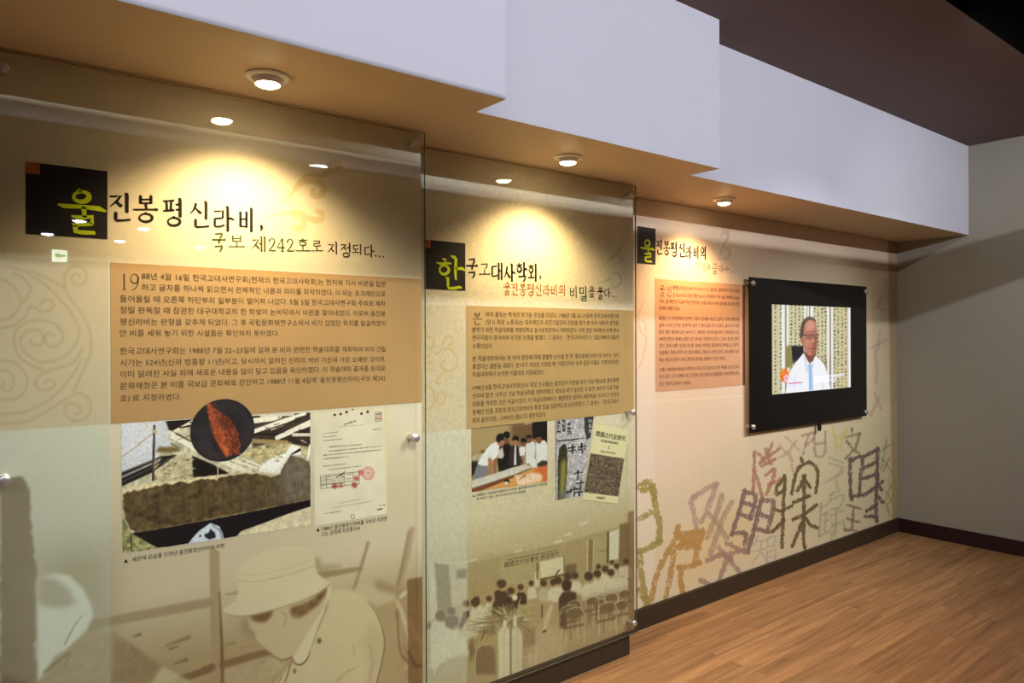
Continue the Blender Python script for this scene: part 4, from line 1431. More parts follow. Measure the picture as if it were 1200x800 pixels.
# haze of the fading picture's top, paler column, ornament
A.band(0.112, 2.35, (214, 210, 190), 0.30, x1=XS)
A.band(z_bb, z_bt, (196, 164, 108), 0.30, x1=XS)
A.band(0.112, z_bb, (194, 212, 198), 0.20, x1=XS)
A.crop(490, 340, 2.857)
A.speckle(0.035, 2.5, 44)
for s_ in ([(20, 110), (30, 150), (50, 165), (52, 185), (35, 195), (25, 180)], [(60, 215), (90, 195), (120, 210), (132, 240), (115, 268), (85, 265), (75, 245), (90, 235)],
           [(82, 180), (95, 155), (112, 160), (115, 178), (100, 185)], [(90, 265), (70, 290), (60, 310), (75, 312)], [(60, 350), (80, 340), (92, 360), (80, 382), (62, 375), (65, 358)],
           [(22, 320), (45, 330), (55, 365), (45, 390), (22, 400)], [(20, 230), (40, 215)], [(20, 245), (45, 240)], [(20, 262), (42, 265)], [(22, 430), (30, 440)]):
    A.line(s_, 6.5, (204, 178, 116), alpha=.75, soft=.8, curve=True)
A.crop(500, 270, 5.0)
for s_ in ([(1040, 215), (1060, 180), (1100, 150), (1135, 150), (1150, 175), (1130, 195)], [(1060, 290), (1080, 255), (1120, 250), (1140, 290), (1120, 325), (1090, 330), (1085, 305)],
           [(1010, 310), (1060, 290), (1090, 285)], [(1080, 170), (1120, 120), (1150, 90)]):
    A.line(s_, [3, 14, 16, 9], (176, 162, 128), alpha=.4, soft=1.0, curve=True)
A.crop(0, 0, 1.0)
A.poly([(735.5, 600), (760, 594), (760, 770), (736, 770)], (104, 78, 44), alpha=.55, soft=1.2)
A.line([(727, 505), (740, 490), (744, 470)], 4, (190, 172, 130), alpha=.4, soft=1)
A.speckle(0.012, 2)
A.build('printed_backdrop', VINYL, p2, 0.001)

sq = flat('title_square', Y2, 0.002, wq([(497.0, 280.6), (545, 285), (545, 340.6), (497.0, 338.4)], Y2), INK_SQUARE, p2)
flat('corner_accent', Y2, 0.0026, wq([(497.0, 280.6), (504.2, 281.3), (504.2, 290.6), (497.0, 290)], Y2), INK_RUST, sq)
L = Lettering(Y2)
u0, v0, u1, v1 = 511, 299.6, 544.6, 339
for st in ([(.2, .92, .5), (.34, .86, 1.1)], [(0, .80, .4), (.14, .76, 1.0), (.4, .78, .9), (.52, .76, .5)], ring(.27, .58, .16, .13, 1.0),
           [(.50, 1.0, .5), (.62, .95, 1.4), (.68, .9, 1.2), (.66, .5, 1.2), (.68, .30, .9), (.70, .28, .5)], [(.66, .62, 1.0), (.9, .62, 1.3), (1.0, .56, .6)],
           [(.32, .36, .6), (.40, .34, 1.2), (.40, .12, 1.2), (.42, .04, 1.0), (.6, .03, 1.2), (.82, .07, 1.0), (.90, .03, .4)]):
    closed = st[0] == 'o'
    pts = []
    for x, y, q in (st[1:] if closed else st):
        a = on_wall(u0 + x * (u1 - u0), v1 - y * (v1 - v0), Y2)
        pts.append((a[0], a[1], q * 0.0055))
    L.ribbon(pts, closed)
L.build('title_initial', INK_LIME, sq, 0.0032)
L = Lettering(Y2)
for ch, bx in (('국', (545.8, 303, 559.8, 326)), ('고', (561, 308.5, 574, 322.6)), ('대', (575.5, 307.5, 589, 328)), ('사', (590, 308.5, 604, 330)), ('학', (604.6, 307, 617.8, 330.5)), ('회', (618, 308.5, 630, 330))):
    L.syllable(ch, bx, 0.125)
a = on_wall(632.6, 324.5, Y2)
L.ribbon([(a[0] - .001, a[1] + .006, .004), (a[0] + .003, a[1], .005), (a[0] + .002, a[1] - .007, .003), (a[0] - .003, a[1] - .013, .001)])
L.build('title_lettering', INK_BLACK, p2, 0.002)
L = Lettering(Y2)
for i, ch in enumerate('울진봉평신라비의'):
    L.syllable(ch, (589.6 + i * 9.25, 331 + i * .33, 598.2 + i * 9.25, 345.4 + i * .18), 0.115)
L.build('subtitle_lettering', INK_ORANGE, p2, 0.002)
L = Lettering(Y2)
for ch, bx in (('비', (667.4, 334.8, 677.2, 349.3)), ('밀', (678.4, 335.4, 688.6, 352.4))):
    L.syllable(ch, bx, 0.11)
L.build('subtitle_lettering', INK_GREEN, p2, 0.002)
L = Lettering(Y2)
for ch, bx in (('을', (688.8, 335.6, 697.2, 348)), ('풀', (699.4, 336.8, 707.2, 350.4)), ('다', (707.8, 337.2, 715.4, 348.4))):
    L.syllable(ch, bx, 0.125)
for u, v in ((716.8, 347), (719.3, 347.2), (721.8, 347.4)):
    L.dot(u, v, .8)
L.build('subtitle_lettering', INK_BROWN, p2, 0.002)
BOX2 = mat('amber_text_field', (190, 156, 102), rough=0.6, spec=0.25, mottled=0.06, scale=3)
bx2 = flat('text_field', Y2, 0.002, [(1.713, z_bb), (X1, z_bb), (X1, z_bt), (1.713, z_bt)], BOX2, p2)
L = Lettering(Y2)
tl(L, 545, 355, 5.516, 6.0, (
    ('비의 출토는 학계의 뜨거운 관심을 모았다. 1988년 7월 22~23일에 한국고대사연구회', (132, 75), (990, 86)),
    ('(당시 회장 노중국)는 대우재단과 유진기업관의 지원을 받아 본 비의 내용과 성격을', (132, 125), (990, 131)),
    ('밝히기 위한 학술대회를 계명대학교 동서문화관에서 개최하였다. 이때 경향 각지에서 수백 명의', (45, 175), (990, 179)),
    ('연구자들이 참석하여 뜨거운 논쟁을 벌였다. 그 결과는 『한국고대사연구』2집(1989년 5월)에', (45, 226), (990, 222)),
    ('수록되었다.', (45, 281), (178, 281)),
    ('본 학술대회에서는 본 비의 명칭에 대해 활발한 논의를 한 후 ‘울진봉평신라비’로 부르는 것이', (45, 362), (990, 338)),
    ('좋겠다는 결론을 내렸다. 본 비가 국보로 지정될 때 ‘거벌모라비’ 등과 같은 이름도 거명되었지만', (45, 413), (990, 381)),
    ('학술대회에서 논의한 이름대로 지정되었다.', (45, 464), (508, 448)),
    ('1998년 8월 한국고대사학회(당시 회장 안규철)는 울진군의 지원을 받아 국보 제242호 울진봉평', (45, 551), (990, 499)),
    ('신라비 발견 10주년 기념 학술대회를 개최하였다. 국보급 비가 발견된 지 발견 10주년 기념 학술', (45, 603), (990, 545)),
    ('대회를 개최한 것은 처음이었다. 이 학술대회에서는 불분명한 글자의 재판독을 시도하고 신라의', (45, 656), (990, 590)),
    ('동해안 진출 과정과 한국고대석비의 특징 등을 집중적으로 논의하였다. 그 결과는 『한국고대사', (45, 709), (990, 634)),
    ('회와 울진지방』(1999년 3월)으로 출판되었다.', (45, 762), (522, 720))))
L.syllable('본', (553.2, 366, 564.6, 380.4), 0.075)
L.build('body_lettering', INK_BODY, bx2, 0.003)
# --- colour photograph of scholars round a slab
q = [(552, 501.2), (641.3, 492.5), (641.3, 564.2), (552, 576.7)]
B, W = quad_print(Y2, q, 0.0018, base=(158, 136, 92))
B.crop(545, 485, 6.0)
B.poly([(40, 100), (330, 70), (330, 200), (40, 290)], (172, 148, 100), soft=6)
B.poly([(320, 70), (478, 55), (478, 200), (320, 210)], (112, 84, 54), alpha=.9, soft=6)
B.poly([(468, 55), (580, 40), (580, 195), (470, 170)], (26, 18, 16), soft=2)
B.line([(420, 66), (470, 56)], 10, (240, 234, 214), soft=1.5)
for i in range(5):
    B.line([(355 + i * 24, 80), (350 + i * 24, 160)], 9, (96, 70, 46), alpha=.5, soft=3)
B.poly([(40, 300), (110, 275), (130, 270), (130, 340), (40, 360)], (186, 168, 132), soft=1.5, grain=.2, cell=4)
B.poly([(40, 330), (100, 330), (80, 410), (40, 440)], (44, 34, 28), soft=2)
B.poly([(110, 255), (135, 250), (135, 275), (108, 275)], (120, 70, 40), soft=1)
SK, SK2, BL, WH = (168, 112, 80), (128, 78, 54), (18, 14, 14), (226, 224, 218)
B.poly([(225, 330), (240, 230), (300, 190), (340, 260), (380, 250), (400, 360), (240, 420)], (24, 20, 20), soft=1.5)
B.poly([(495, 205), (515, 185), (560, 185), (576, 215), (576, 345), (500, 350)], WH, soft=1, grain=.06)
B.ell((518, 180), 20, 28, SK2, soft=1)
B.poly([(498, 160), (502, 140), (525, 132), (545, 145), (542, 168), (525, 160)], BL, soft=1)
B.poly([(425, 215), (450, 192), (485, 196), (494, 230), (486, 340), (425, 348)], WH, soft=1)
for k in range(7):
    B.line([(428, 222 + k * 17), (488, 214 + k * 17)], 3, (170, 168, 170), alpha=.6, soft=.8)
B.ell((446, 182), 17, 24, SK2, soft=1)
B.poly([(428, 172), (430, 152), (448, 143), (466, 154), (464, 170), (446, 166)], BL, soft=1)
B.poly([(372, 250), (390, 228), (418, 228), (424, 250), (412, 296), (380, 296)], (230, 226, 220), soft=1)
B.line([(402, 296), (405, 352)], [14, 12], SK, soft=1)
B.ell((406, 206), 19, 22, SK2, soft=1)
B.poly([(388, 196), (392, 172), (412, 166), (432, 180), (428, 202), (410, 196)], BL, soft=1)
B.poly([(312, 232), (345, 212), (372, 226), (388, 320), (394, 352), (330, 372), (300, 360)], (52, 40, 38), soft=1.2)
B.line([(352, 224), (350, 350)], [10, 18], (218, 214, 210), soft=1.2)
B.line([(385, 300), (400, 352)], [14, 16], (60, 48, 44), soft=1)
B.line([(392, 350), (408, 352)], 9, SK, soft=.8)
B.ell((350, 200), 18, 24, SK, soft=1)
B.poly([(328, 186), (334, 160), (354, 150), (376, 164), (376, 190), (352, 180)], BL, soft=1)
B.ell((290, 185), 20, 26, SK2, soft=1)
B.poly([(262, 150), (270, 128), (292, 120), (314, 132), (312, 165), (290, 172)], BL, soft=1)
B.poly([(230, 260), (262, 230), (272, 290), (262, 312), (228, 310)], (206, 196, 184), soft=1.2)
B.poly([(84, 350), (110, 300), (150, 245), (178, 212), (214, 196), (240, 215), (236, 260), (222, 300), (200, 322), (176, 318), (158, 362), (120, 364)], (232, 232, 228), soft=1, grain=.03)
B.poly([(150, 300), (178, 280), (190, 318), (160, 350)], (196, 196, 196), alpha=.7, soft=4)
B.poly([(58, 470), (68, 400), (84, 354), (120, 366), (160, 366), (160, 410), (130, 440)], (124, 126, 132), soft=1.2)
B.line([(170, 318), (174, 370), (176, 425)], [20, 17, 12], (178, 110, 72), soft=1)
B.line([(212, 322), (206, 370), (208, 412)], [20, 17, 12], (158, 96, 62), soft=1)
B.ell((250, 205), 24, 22, SK, soft=1)
B.poly([(218, 190), (216, 160), (234, 138), (258, 136), (274, 152), (272, 182), (250, 184), (240, 200)], BL, soft=1)
B.poly([(40, 468), (200, 420), (320, 378), (420, 352), (470, 372), (330, 430), (200, 476), (40, 530)], (206, 200, 184), soft=1, grain=.12, cell=5)
B.line([(40, 524), (200, 474), (340, 428), (460, 384)], 5, (110, 92, 66), soft=1)
B.poly([(40, 530), (200, 478), (340, 430), (340, 446), (180, 510), (40, 556)], (122, 60, 34), soft=1)
B.poly([(180, 512), (340, 446), (470, 384), (580, 352), (580, 480), (100, 550)], (218, 156, 84), soft=1.2, grain=.05)
B.poly([(345, 425), (380, 432), (420, 430), (450, 416), (520, 408), (540, 440), (530, 470), (440, 495), (370, 500)], (240, 206, 172), soft=1.5, grain=.1)
B.poly([(470, 400), (520, 365), (580, 352), (580, 470), (540, 476), (545, 425)], (212, 112, 66), soft=2, grain=.15)
B.line([(380, 460), (420, 432)], [3, 9], (120, 60, 36), soft=1)
B.poly([(450, 345), (475, 312), (496, 318), (505, 372), (470, 378)], (222, 220, 216), soft=1)
B.poly([(505, 350), (540, 325), (578, 330), (578, 356), (515, 372)], (60, 50, 44), soft=1.5)
B.ell((292, 474), 20, 16, (34, 28, 30), soft=.9)
B.ell((288, 484), 15, 9, (238, 232, 224), soft=.9)
B.build('photograph', VINYL, p2, 0.002, mask=poly_mask(B, W))
# --- two book covers
q = [(650.3, 491.7), (695.8, 487), (682.5, 580.8), (650.3, 586.3)]
B, W = quad_print(Y2, q, 0.0018, base=(186, 182, 182))
B.speckle(.22, 3, 12)
B.speckle(.12, 9, 13)
B.crop(545, 485, 6.0)
rb = random.Random(3)


def glyph(pr, x, y, s, col, wid, alpha=1.0, tilt=0.0):
    """a brushed character: a few crossing strokes inside a box of side s"""
    for k in range(rb.randint(4, 7)):
        if rb.random() < .5:
            yy = y + rb.uniform(-.45, .45) * s
            pr.line([(x - rb.uniform(.25, .5) * s, yy + tilt * s * .3), (x + rb.uniform(.25, .5) * s, yy - tilt * s * .3)], wid, col, alpha=alpha, soft=.6, rough=.4)
        else:
            xx = x + rb.uniform(-.4, .4) * s
            pr.line([(xx, y - rb.uniform(.2, .5) * s), (xx + rb.uniform(-.2, .2) * s, y + rb.uniform(.2, .5) * s)], wid, col, alpha=alpha, soft=.6, rough=.4)


for y in (60, 90, 120):
    glyph(B, 658, y, 22, (40, 36, 40), 5)
    glyph(B, 690, y - 6, 24, (44, 40, 44), 5)
    glyph(B, 730, y + 10, 26, (50, 46, 50), 5)
B.poly([(835, 24), (905, 12), (892, 110), (880, 165), (852, 180), (838, 110)], (62, 58, 62), soft=1, grain=.3, cell=4)
for y in (50, 85, 120):
    glyph(B, 878, y, 24, (170, 168, 170), 5)
B.line([(652, 190), (740, 182), (800, 174)], 11, (52, 48, 54), alpha=.85, soft=1, dry=.7)
B.line([(650, 190), (830, 168)], 5, (60, 56, 62), soft=.8, dry=.5)
for c_, s_ in (((752, 245), 52), ((820, 238), 62)):
    B.line([(c_[0] - s_ * .45, c_[1] - 6), (c_[0] + s_ * .45, c_[1] - 14)], 9, (26, 22, 26), rough=1)
    B.line([(c_[0], c_[1] - s_ * .5), (c_[0] + 2, c_[1] + s_ * .6)], 10, (26, 22, 26), rough=1)
    B.line([(c_[0] - s_ * .35, c_[1] + 14), (c_[0] + s_ * .4, c_[1] + 6)], 8, (26, 22, 26), rough=1)
for c_ in ((795, 425), (770, 540), (815, 495), (805, 560)):
    B.line([(c_[0] - 30, c_[1] - 8), (c_[0] + 26, c_[1] - 16)], 10, (46, 40, 46), rough=1, dry=.4)
    B.line([(c_[0] - 2, c_[1] - 26), (c_[0] - 6, c_[1] + 34)], 11, (46, 40, 46), rough=1, dry=.4)
B.poly([(648, 610), (652, 300), (662, 240), (684, 212), (708, 214), (716, 250), (718, 330), (704, 560), (690, 604)], (56, 52, 30), soft=1.2, rough=1.5)
B.poly([(664, 560), (668, 420), (676, 330), (706, 310), (708, 420), (694, 580)], (166, 160, 80), alpha=.85, soft=5)
B.poly([(652, 604), (660, 540), (735, 530), (740, 580), (700, 604)], (120, 124, 118), alpha=.7, soft=4)
B.line([(712, 550), (745, 543)], 13, (30, 26, 30), soft=.8)
B.line([(634, 40), (634, 610)], 8, (90, 86, 92), alpha=.7, soft=1.5)
B.build('book_cover_picture', VINYL, p2, 0.002, mask=poly_mask(B, W))
q = [(697.2, 496.3), (736.3, 503.7), (723, 590.3), (681.7, 585.9)]
B, W = quad_print(Y2, q, 0.0018, base=(228, 220, 170))
B.crop(545, 485, 6.0)
B.poly([(872, 274), (1118, 313), (1079, 580), (830, 548)], (104, 88, 70), soft=.7, grain=.9, cell=3, rough=.6)
for i in range(170):
    x, y = rb.uniform(845, 1100), rb.uniform(290, 560)
    if (x - 872) * .27 + 274 * 0 < 0:
        continue
    if 872 - (y - 274) * .15 < x < 1118 - (y - 313) * .145 and y < 548 + (x - 830) * .12 and y > 280 + (x - 872) * .16:
        B.line([(x, y), (x + rb.uniform(-8, 8), y + rb.uniform(-6, 6))], 4, (176, 160, 134), alpha=.6, soft=.7)
B.line([(912, 70), (822, 604)], 6, (236, 234, 190), alpha=.6, soft=1)
B.line([(822, 604), (1066, 631)], 5, (120, 112, 80), alpha=.7, soft=1)
bk = B.build('book_cover_picture', VINYL, p2, 0.0025, mask=poly_mask(B, W))
L = Lettering(Y2)
L.line('韓國古代史硏究', (545 + 916 / 6, 485 + 138 / 6), (545 + 1126 / 6, 485 + 176 / 6), 6.0, bold=.02)
L.build('cover_title', INK_BLACK, bk, 0.0032)
L = Lettering(Y2)
L.line('- 蔚珍鳳坪新羅碑特輯號 -', (545 + 945 / 6, 485 + 186 / 6), (545 + 1080 / 6, 485 + 210 / 6), 3.0)
L.line('2', (545 + 1002 / 6, 485 + 234 / 6), (545 + 1014 / 6, 485 + 236 / 6), 4.5)
L.line('韓國 古代史硏究會 편', (545 + 950 / 6, 485 + 262 / 6), (545 + 1055 / 6, 485 + 279 / 6), 2.6)
L.line('知識産業社', (545 + 920 / 6, 485 + 588 / 6), (545 + 982 / 6, 485 + 591 / 6), 3.0)
L.build('cover_lettering', INK_BLACK, bk, 0.0032)
L = Lettering(Y2)
L.line('▲', (545 + 50 / 6, 485 + 576 / 6), (545 + 64 / 6, 485 + 574 / 6), 2.6)
L.line('1988년 국립문화재연구소에서 울진봉평신라비 비문을', (545 + 78 / 6, 485 + 572 / 6), (545 + 576 / 6, 485 + 490 / 6), 3.2)
L.line('조사하고 있는 한국고대사연구회 회원들', (545 + 78 / 6, 485 + 599 / 6), (545 + 424 / 6, 485 + 543 / 6), 3.2)
L.build('caption_lettering', INK_BLACK, p2, 0.002)
L = Lettering(Y2)
L.line('韓國古代社會와 蔚珍地方', (500 + 402 / 4.444, 610 + 232 / 4.444), (500 + 690 / 4.444, 610 + 172 / 4.444), 6.4)
L.line('- 國寶 第242號 蔚珍鳳坪新羅碑 發見 十周年 記念 -', (500 + 412 / 4.444, 610 + 205 / 4.444), (500 + 690 / 4.444, 610 + 150 / 4.444), 1.8)
L.build('banner_lettering', mat('sepia_ink', (108, 88, 56), rough=.6, spec=.2, mottled=.02), p2, 0.002)
GY2 = Y2 - 0.045
glass_sheet(p2, X0 + 0.006, 2.717, 0.112, 2.346, GY2)
for x, z in ((1.44, 2.301), (2.691, 2.301), (1.44, 1.216), (2.692, 1.216), (1.44, 0.164), (2.692, 0.164)):
    bolt(p2, x, z, GY2, Y2)

# ================================================================== wall mural (third bay, printed straight on the wall)
Y3 = WALL_Y[2]
p3 = empty('wall_mural', (4.4, Y3, 0.11))
tag(p3, 'peach printed wall mural with rough brush characters around the black display', 'mural')
A = Print(Y3, 2.747, X_END - 0.002, 0.111, 2.348, 0.0038, base=(222, 198, 168))
A.crop(0, 0, 1.0)
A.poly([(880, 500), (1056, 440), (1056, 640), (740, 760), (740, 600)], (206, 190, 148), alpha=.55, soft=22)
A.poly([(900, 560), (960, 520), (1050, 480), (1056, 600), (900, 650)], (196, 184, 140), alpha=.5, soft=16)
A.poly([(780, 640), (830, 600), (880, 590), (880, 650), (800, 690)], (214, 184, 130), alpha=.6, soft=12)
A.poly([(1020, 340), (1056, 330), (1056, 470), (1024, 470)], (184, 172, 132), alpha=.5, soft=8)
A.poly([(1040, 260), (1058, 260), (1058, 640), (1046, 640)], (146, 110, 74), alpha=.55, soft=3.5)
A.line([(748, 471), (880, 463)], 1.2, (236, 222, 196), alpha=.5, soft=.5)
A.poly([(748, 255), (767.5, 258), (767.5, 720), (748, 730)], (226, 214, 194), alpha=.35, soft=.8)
# scroll clouds
A.crop(740, 220, 2.856)
for s_ in ([(290, 240), (305, 200), (322, 165), (325, 135), (345, 120)], [(325, 165), (310, 145), (300, 160)], [(295, 240), (320, 235), (330, 215), (315, 200)]):
    A.line(s_, [3, 11, 7], (186, 158, 128), alpha=.5, soft=.9, curve=True)
for s_ in ([(40, 380), (22, 430), (30, 480), (48, 500), (40, 560), (25, 600)], [(25, 440), (45, 450), (48, 480)]):
    A.line(s_, 5, (206, 160, 110), alpha=.5, soft=.9, curve=True)
for s_ in ([(835, 370), (822, 400), (845, 410)], [(850, 310), (855, 340)], [(805, 535), (852, 508)], [(832, 480), (824, 540)], [(815, 545), (822, 610), (818, 650)], [(830, 700), (800, 760)], [(815, 690), (835, 740)]):
    A.line(s_, 10, (176, 146, 132), alpha=.55, soft=1.0, rough=.8)


def brush(strokes, col, wid, alpha, dry, rough=1.1):
    for s_ in strokes:
        A.line(s_, wid * 1.04, col, alpha=min(1.0, alpha * 1.06), soft=.6, rough=rough * 1.2, dry=dry, curve=len(s_) > 2)


A.crop(860, 500, 5.0)
# pale ones first
brush([[(268, 108), (345, 200)], [(365, 85), (300, 160), (235, 190)], [(325, 140), (352, 285)], [(305, 60), (385, 140)]], (172, 142, 116), 15, .5, .5)
brush([[(400, 52), (480, 28)], [(440, 40), (402, 160)], [(472, 40), (478, 162), (532, 156), (534, 30)], [(476, 100), (532, 94)], [(470, 70), (420, 110)]], (152, 124, 106), 14, .6, .4)
brush([[(560, 215), (635, 240), (600, 300), (606, 360)], [(528, 330), (640, 268)], [(560, 180), (640, 210)]], (162, 152, 122), 15, .55, .5)
brush([[(560, 400), (620, 370)], [(580, 380), (560, 440), (510, 470)], [(560, 430), (640, 400), (620, 470), (570, 480)], [(510, 450), (500, 640)], [(505, 520), (550, 505)], [(520, 560), (560, 545)],
       [(540, 500), (530, 620)], [(570, 520), (640, 490)], [(600, 480), (595, 640)], [(575, 560), (570, 630)], [(635, 540), (650, 610)], [(500, 640), (560, 610)], [(570, 660), (590, 600)], [(580, 580), (625, 560)]],
      (156, 150, 118), 13, .55, .5)
brush([[(605, 60), (580, 20)], [(610, 120), (590, 60), (600, 150)], [(640, 60), (620, 140)], [(665, 0), (655, 50)], [(575, 0), (590, 60)], [(650, 10), (625, 80)]], (190, 174, 84), 10, .5, .5)
brush([[(850, 150), (932, 95)], [(892, 75), (882, 160), (862, 245)], [(868, 185), (925, 262)], [(912, 180), (870, 262)]], (152, 140, 104), 13, .6, .45)
brush([[(935, 245), (968, 320), (940, 390), (902, 470), (925, 530), (965, 470), (945, 400), (905, 330), (915, 280)], [(890, 380), (930, 450), (960, 530)], [(960, 260), (925, 330), (890, 420), (905, 500)]], (164, 152, 88), 11, .6, .5)
brush([[(142, 635), (118, 690)], [(130, 672), (186, 664)], [(114, 728), (192, 712)], [(160, 670), (152, 735), (105, 800)], [(160, 735), (188, 778)], [(196, 655), (198, 700)], [(196, 655), (238, 640), (234, 692), (198, 698)],
       [(194, 735), (190, 800)], [(194, 735), (242, 722), (236, 795)], [(194, 765), (238, 755)], [(190, 798), (236, 790)]], (168, 160, 138), 9, .65, .35, .6)
brush([[(665, 458), (742, 478)], [(702, 470), (690, 605)], [(662, 535), (732, 556)], [(648, 602), (716, 608)]], (134, 106, 92), 15, .75, .4)
brush([[(655, 62), (742, 38)], [(735, 45), (712, 120), (655, 186)], [(662, 85), (700, 130), (736, 160)], [(690, 10), (692, 30)]], (124, 120, 84), 14, .75, .35)
# russet
RU = (168, 118, 92)
brush([[(122, 150), (116, 260), (112, 385)], [(118, 255), (148, 340), (166, 412)], [(222, 98), (196, 165), (150, 212)], [(184, 128), (204, 190), (218, 215)], [(148, 160), (180, 200)], [(262, 128), (205, 175)],
       [(160, 230), (235, 190)], [(185, 285), (240, 245), (222, 320), (192, 392)], [(205, 338), (250, 320), (294, 310), (270, 300)]], RU, 19, .82, .4)
# dark olive
OL = (100, 82, 54)
brush([[(296, 284), (300, 330), (290, 440), (286, 570), (280, 705)], [(296, 300), (255, 345), (250, 395), (292, 372)], [(232, 482), (280, 492), (338, 464)], [(225, 614), (292, 545)],
       [(394, 182), (398, 200)], [(338, 392), (352, 320), (380, 240), (440, 208), (484, 245), (490, 300), (480, 384)], [(412, 288), (396, 330), (372, 372)], [(408, 300), (446, 352)],
       [(414, 290), (410, 480), (406, 590), (414, 712)], [(350, 442), (440, 405)], [(345, 545), (420, 505), (482, 458)], [(400, 560), (368, 630), (342, 700)], [(414, 528), (450, 575), (488, 590)]], OL, 20, .88, .42)
# dark plum
PL = (106, 86, 78)
brush([[(682, 185), (680, 300), (686, 430)], [(680, 200), (748, 178), (742, 290), (734, 404)], [(688, 412), (742, 396)], [(756, 176), (842, 132)], [(840, 124), (840, 220), (838, 300)], [(762, 240), (834, 206)],
       [(756, 302), (842, 276)], [(872, 318), (820, 360), (758, 402)], [(842, 300), (832, 400), (836, 556)], [(838, 400), (872, 442)], [(776, 494), (826, 462)], [(770, 524), (832, 526)], [(836, 330), (866, 370)]], PL, 20, .88, .42)
A.crop(745, 560, 5.0)
brush([[(350, 110), (326, 130), (340, 200), (356, 300)], [(335, 112), (400, 72), (472, 36)], [(472, 38), (436, 140), (386, 255)]], (170, 136, 122), 30, .72, .45, 1.3)
brush([[(505, 100), (480, 190), (418, 350)], [(562, 142), (512, 230), (478, 320), (436, 448)], [(428, 210), (480, 270), (532, 352)]], (164, 138, 110), 30, .68, .4, 1.2)
brush([[(636, 72), (604, 200), (562, 330)], [(640, 84), (702, 104), (672, 236)], [(620, 138), (688, 165)], [(602, 206), (672, 234)], [(566, 326), (642, 324), (636, 388)],
       [(734, 128), (700, 270), (656, 434)], [(738, 130), (806, 148), (772, 312)], [(716, 212), (790, 232)], [(698, 296), (772, 312)]], (130, 104, 94), 26, .86, .42, 1.2)
brush([[(418, 482), (500, 450), (560, 470)], [(536, 384), (640, 434)], [(482, 404), (540, 470), (620, 566)], [(530, 480), (510, 540), (486, 604)], [(380, 598), (444, 632)], [(560, 440), (640, 420)]], (158, 124, 108), 28, .78, .45, 1.3)
OV = (152, 136, 70)
brush([[(20, 50), (70, 22), (100, 50)], [(40, 70), (100, 62), (110, 120)], [(92, 60), (118, 180), (140, 270), (136, 372)], [(20, 240), (88, 200)], [(20, 432), (80, 404), (140, 372)], [(22, 440), (30, 560), (46, 650), (80, 770)], [(20, 660), (60, 730), (40, 780)]],
      OV, 34, .8, .5, 1.5)
MU = (178, 136, 76)
brush([[(246, 284), (232, 350), (190, 430), (132, 540), (90, 708)], [(216, 424), (216, 500), (172, 712)], [(246, 332), (390, 312)], [(300, 330), (262, 408)], [(330, 322), (300, 410)], [(360, 320), (330, 400)], [(390, 308), (384, 352), (352, 412)],
       [(236, 404), (300, 380), (372, 412)], [(356, 412), (346, 496)], [(252, 526), (310, 520), (376, 494)], [(258, 524), (264, 600), (276, 690)], [(262, 350), (310, 372), (378, 350)]], MU, 30, .88, .45, 1.4)
A.speckle(0.014, 2)
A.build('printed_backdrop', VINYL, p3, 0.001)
sq = flat('title_square', Y3, 0.002, wq([(746.5, 264.7), (768, 268), (768, 310), (746.5, 308.4)], Y3), INK_SQUARE, p3)
L = Lettering(Y3)
u0, v0, u1, v1 = 749.8, 279.4, 766.9, 307
for st in (ring(.48, .80, .17, .13, 1.0), [(0, .62, .4), (.12, .60, 1.1), (.5, .57, 1.0), (.85, .55, 1.3), (1.0, .50, .5)], [(.54, .58, 1.1), (.55, .45, 1.0), (.56, .36, 1.0)],
           [(.28, .38, .5), (.45, .34, 1.2), (.72, .36, 1.0), (.70, .22, 1.1)], [(.72, .22, .8), (.32, .20, .9)], [(.34, .20, 1.1), (.36, .06, 1.2), (.5, .03, 1.1), (.76, .02, .9), (.80, .0, .3)]):
    closed = st[0] == 'o'
    pts = []
    for x, y, q in (st[1:] if closed else st):
        a = on_wall(u0 + x * (u1 - u0), v1 - y * (v1 - v0), Y3)
        pts.append((a[0], a[1], q * 0.0055))
    L.ribbon(pts, closed)
L.build('title_initial', INK_LIME, sq, 0.0032)
L = Lettering(Y3)
for ch, bx in (('진', (768.3, 281, 776.5, 298)), ('봉', (776.7, 282, 784.9, 298.5)), ('평', (785.6, 283.5, 793.4, 300.3)), ('신', (794.6, 284.6, 803.5, 301.2)), ('라', (803, 287.8, 810.4, 303.4)),
               ('비', (812.4, 288, 819.2, 303.4)), ('의', (820.4, 288.4, 827.6, 304.4))):
    L.syllable(ch, bx, 0.15)
L.build('title_lettering', INK_BLACK, p3, 0.002)
L = Lettering(Y3)
for ch, bx in (('크', (813.2, 307.6, 820.4, 316)), ('기', (821.2, 308, 827, 318.6)), ('와', (826.8, 309, 832.4, 316.4)), ('글', (833.6, 308.8, 841, 321)), ('자', (841, 310, 848.2, 320)), ('수', (847.6, 311.6, 854.6, 318.8))):
    L.syllable(ch, bx, 0.115)
for u, v in ((856.4, 318.8), (858.8, 319.2), (861.2, 319.6)):
    L.dot(u, v, .6)
L.build('subtitle_lettering', INK_TAN, p3, 0.002)
BOX3 = mat('salmon_text_field', (198, 152, 112), rough=0.6, spec=0.25, mottled=0.06, scale=3)
xa, xb = on_wall(767.5, 390, Y3)[0], on_wall(868.2, 390, Y3)[0]
za, zb = on_wall(767.5, 326.3, Y3)[1], on_wall(767.5, 459.2, Y3)[1]
bx3 = flat('text_field', Y3, 0.002, [(xa, zb), (xb, zb), (xb, za), (xa, za)], BOX3, p3)
xc, xd = on_wall(869.4, 390, Y3)[0], on_wall(872.8, 390, Y3)[0]
flat('edge_bar', Y3, 0.002, [(xc, zb), (xd, zb), (xd, za), (xc, za)], mat('edge_bar_ink', (128, 84, 64), rough=.6, spec=.25, mottled=.03), bx3)
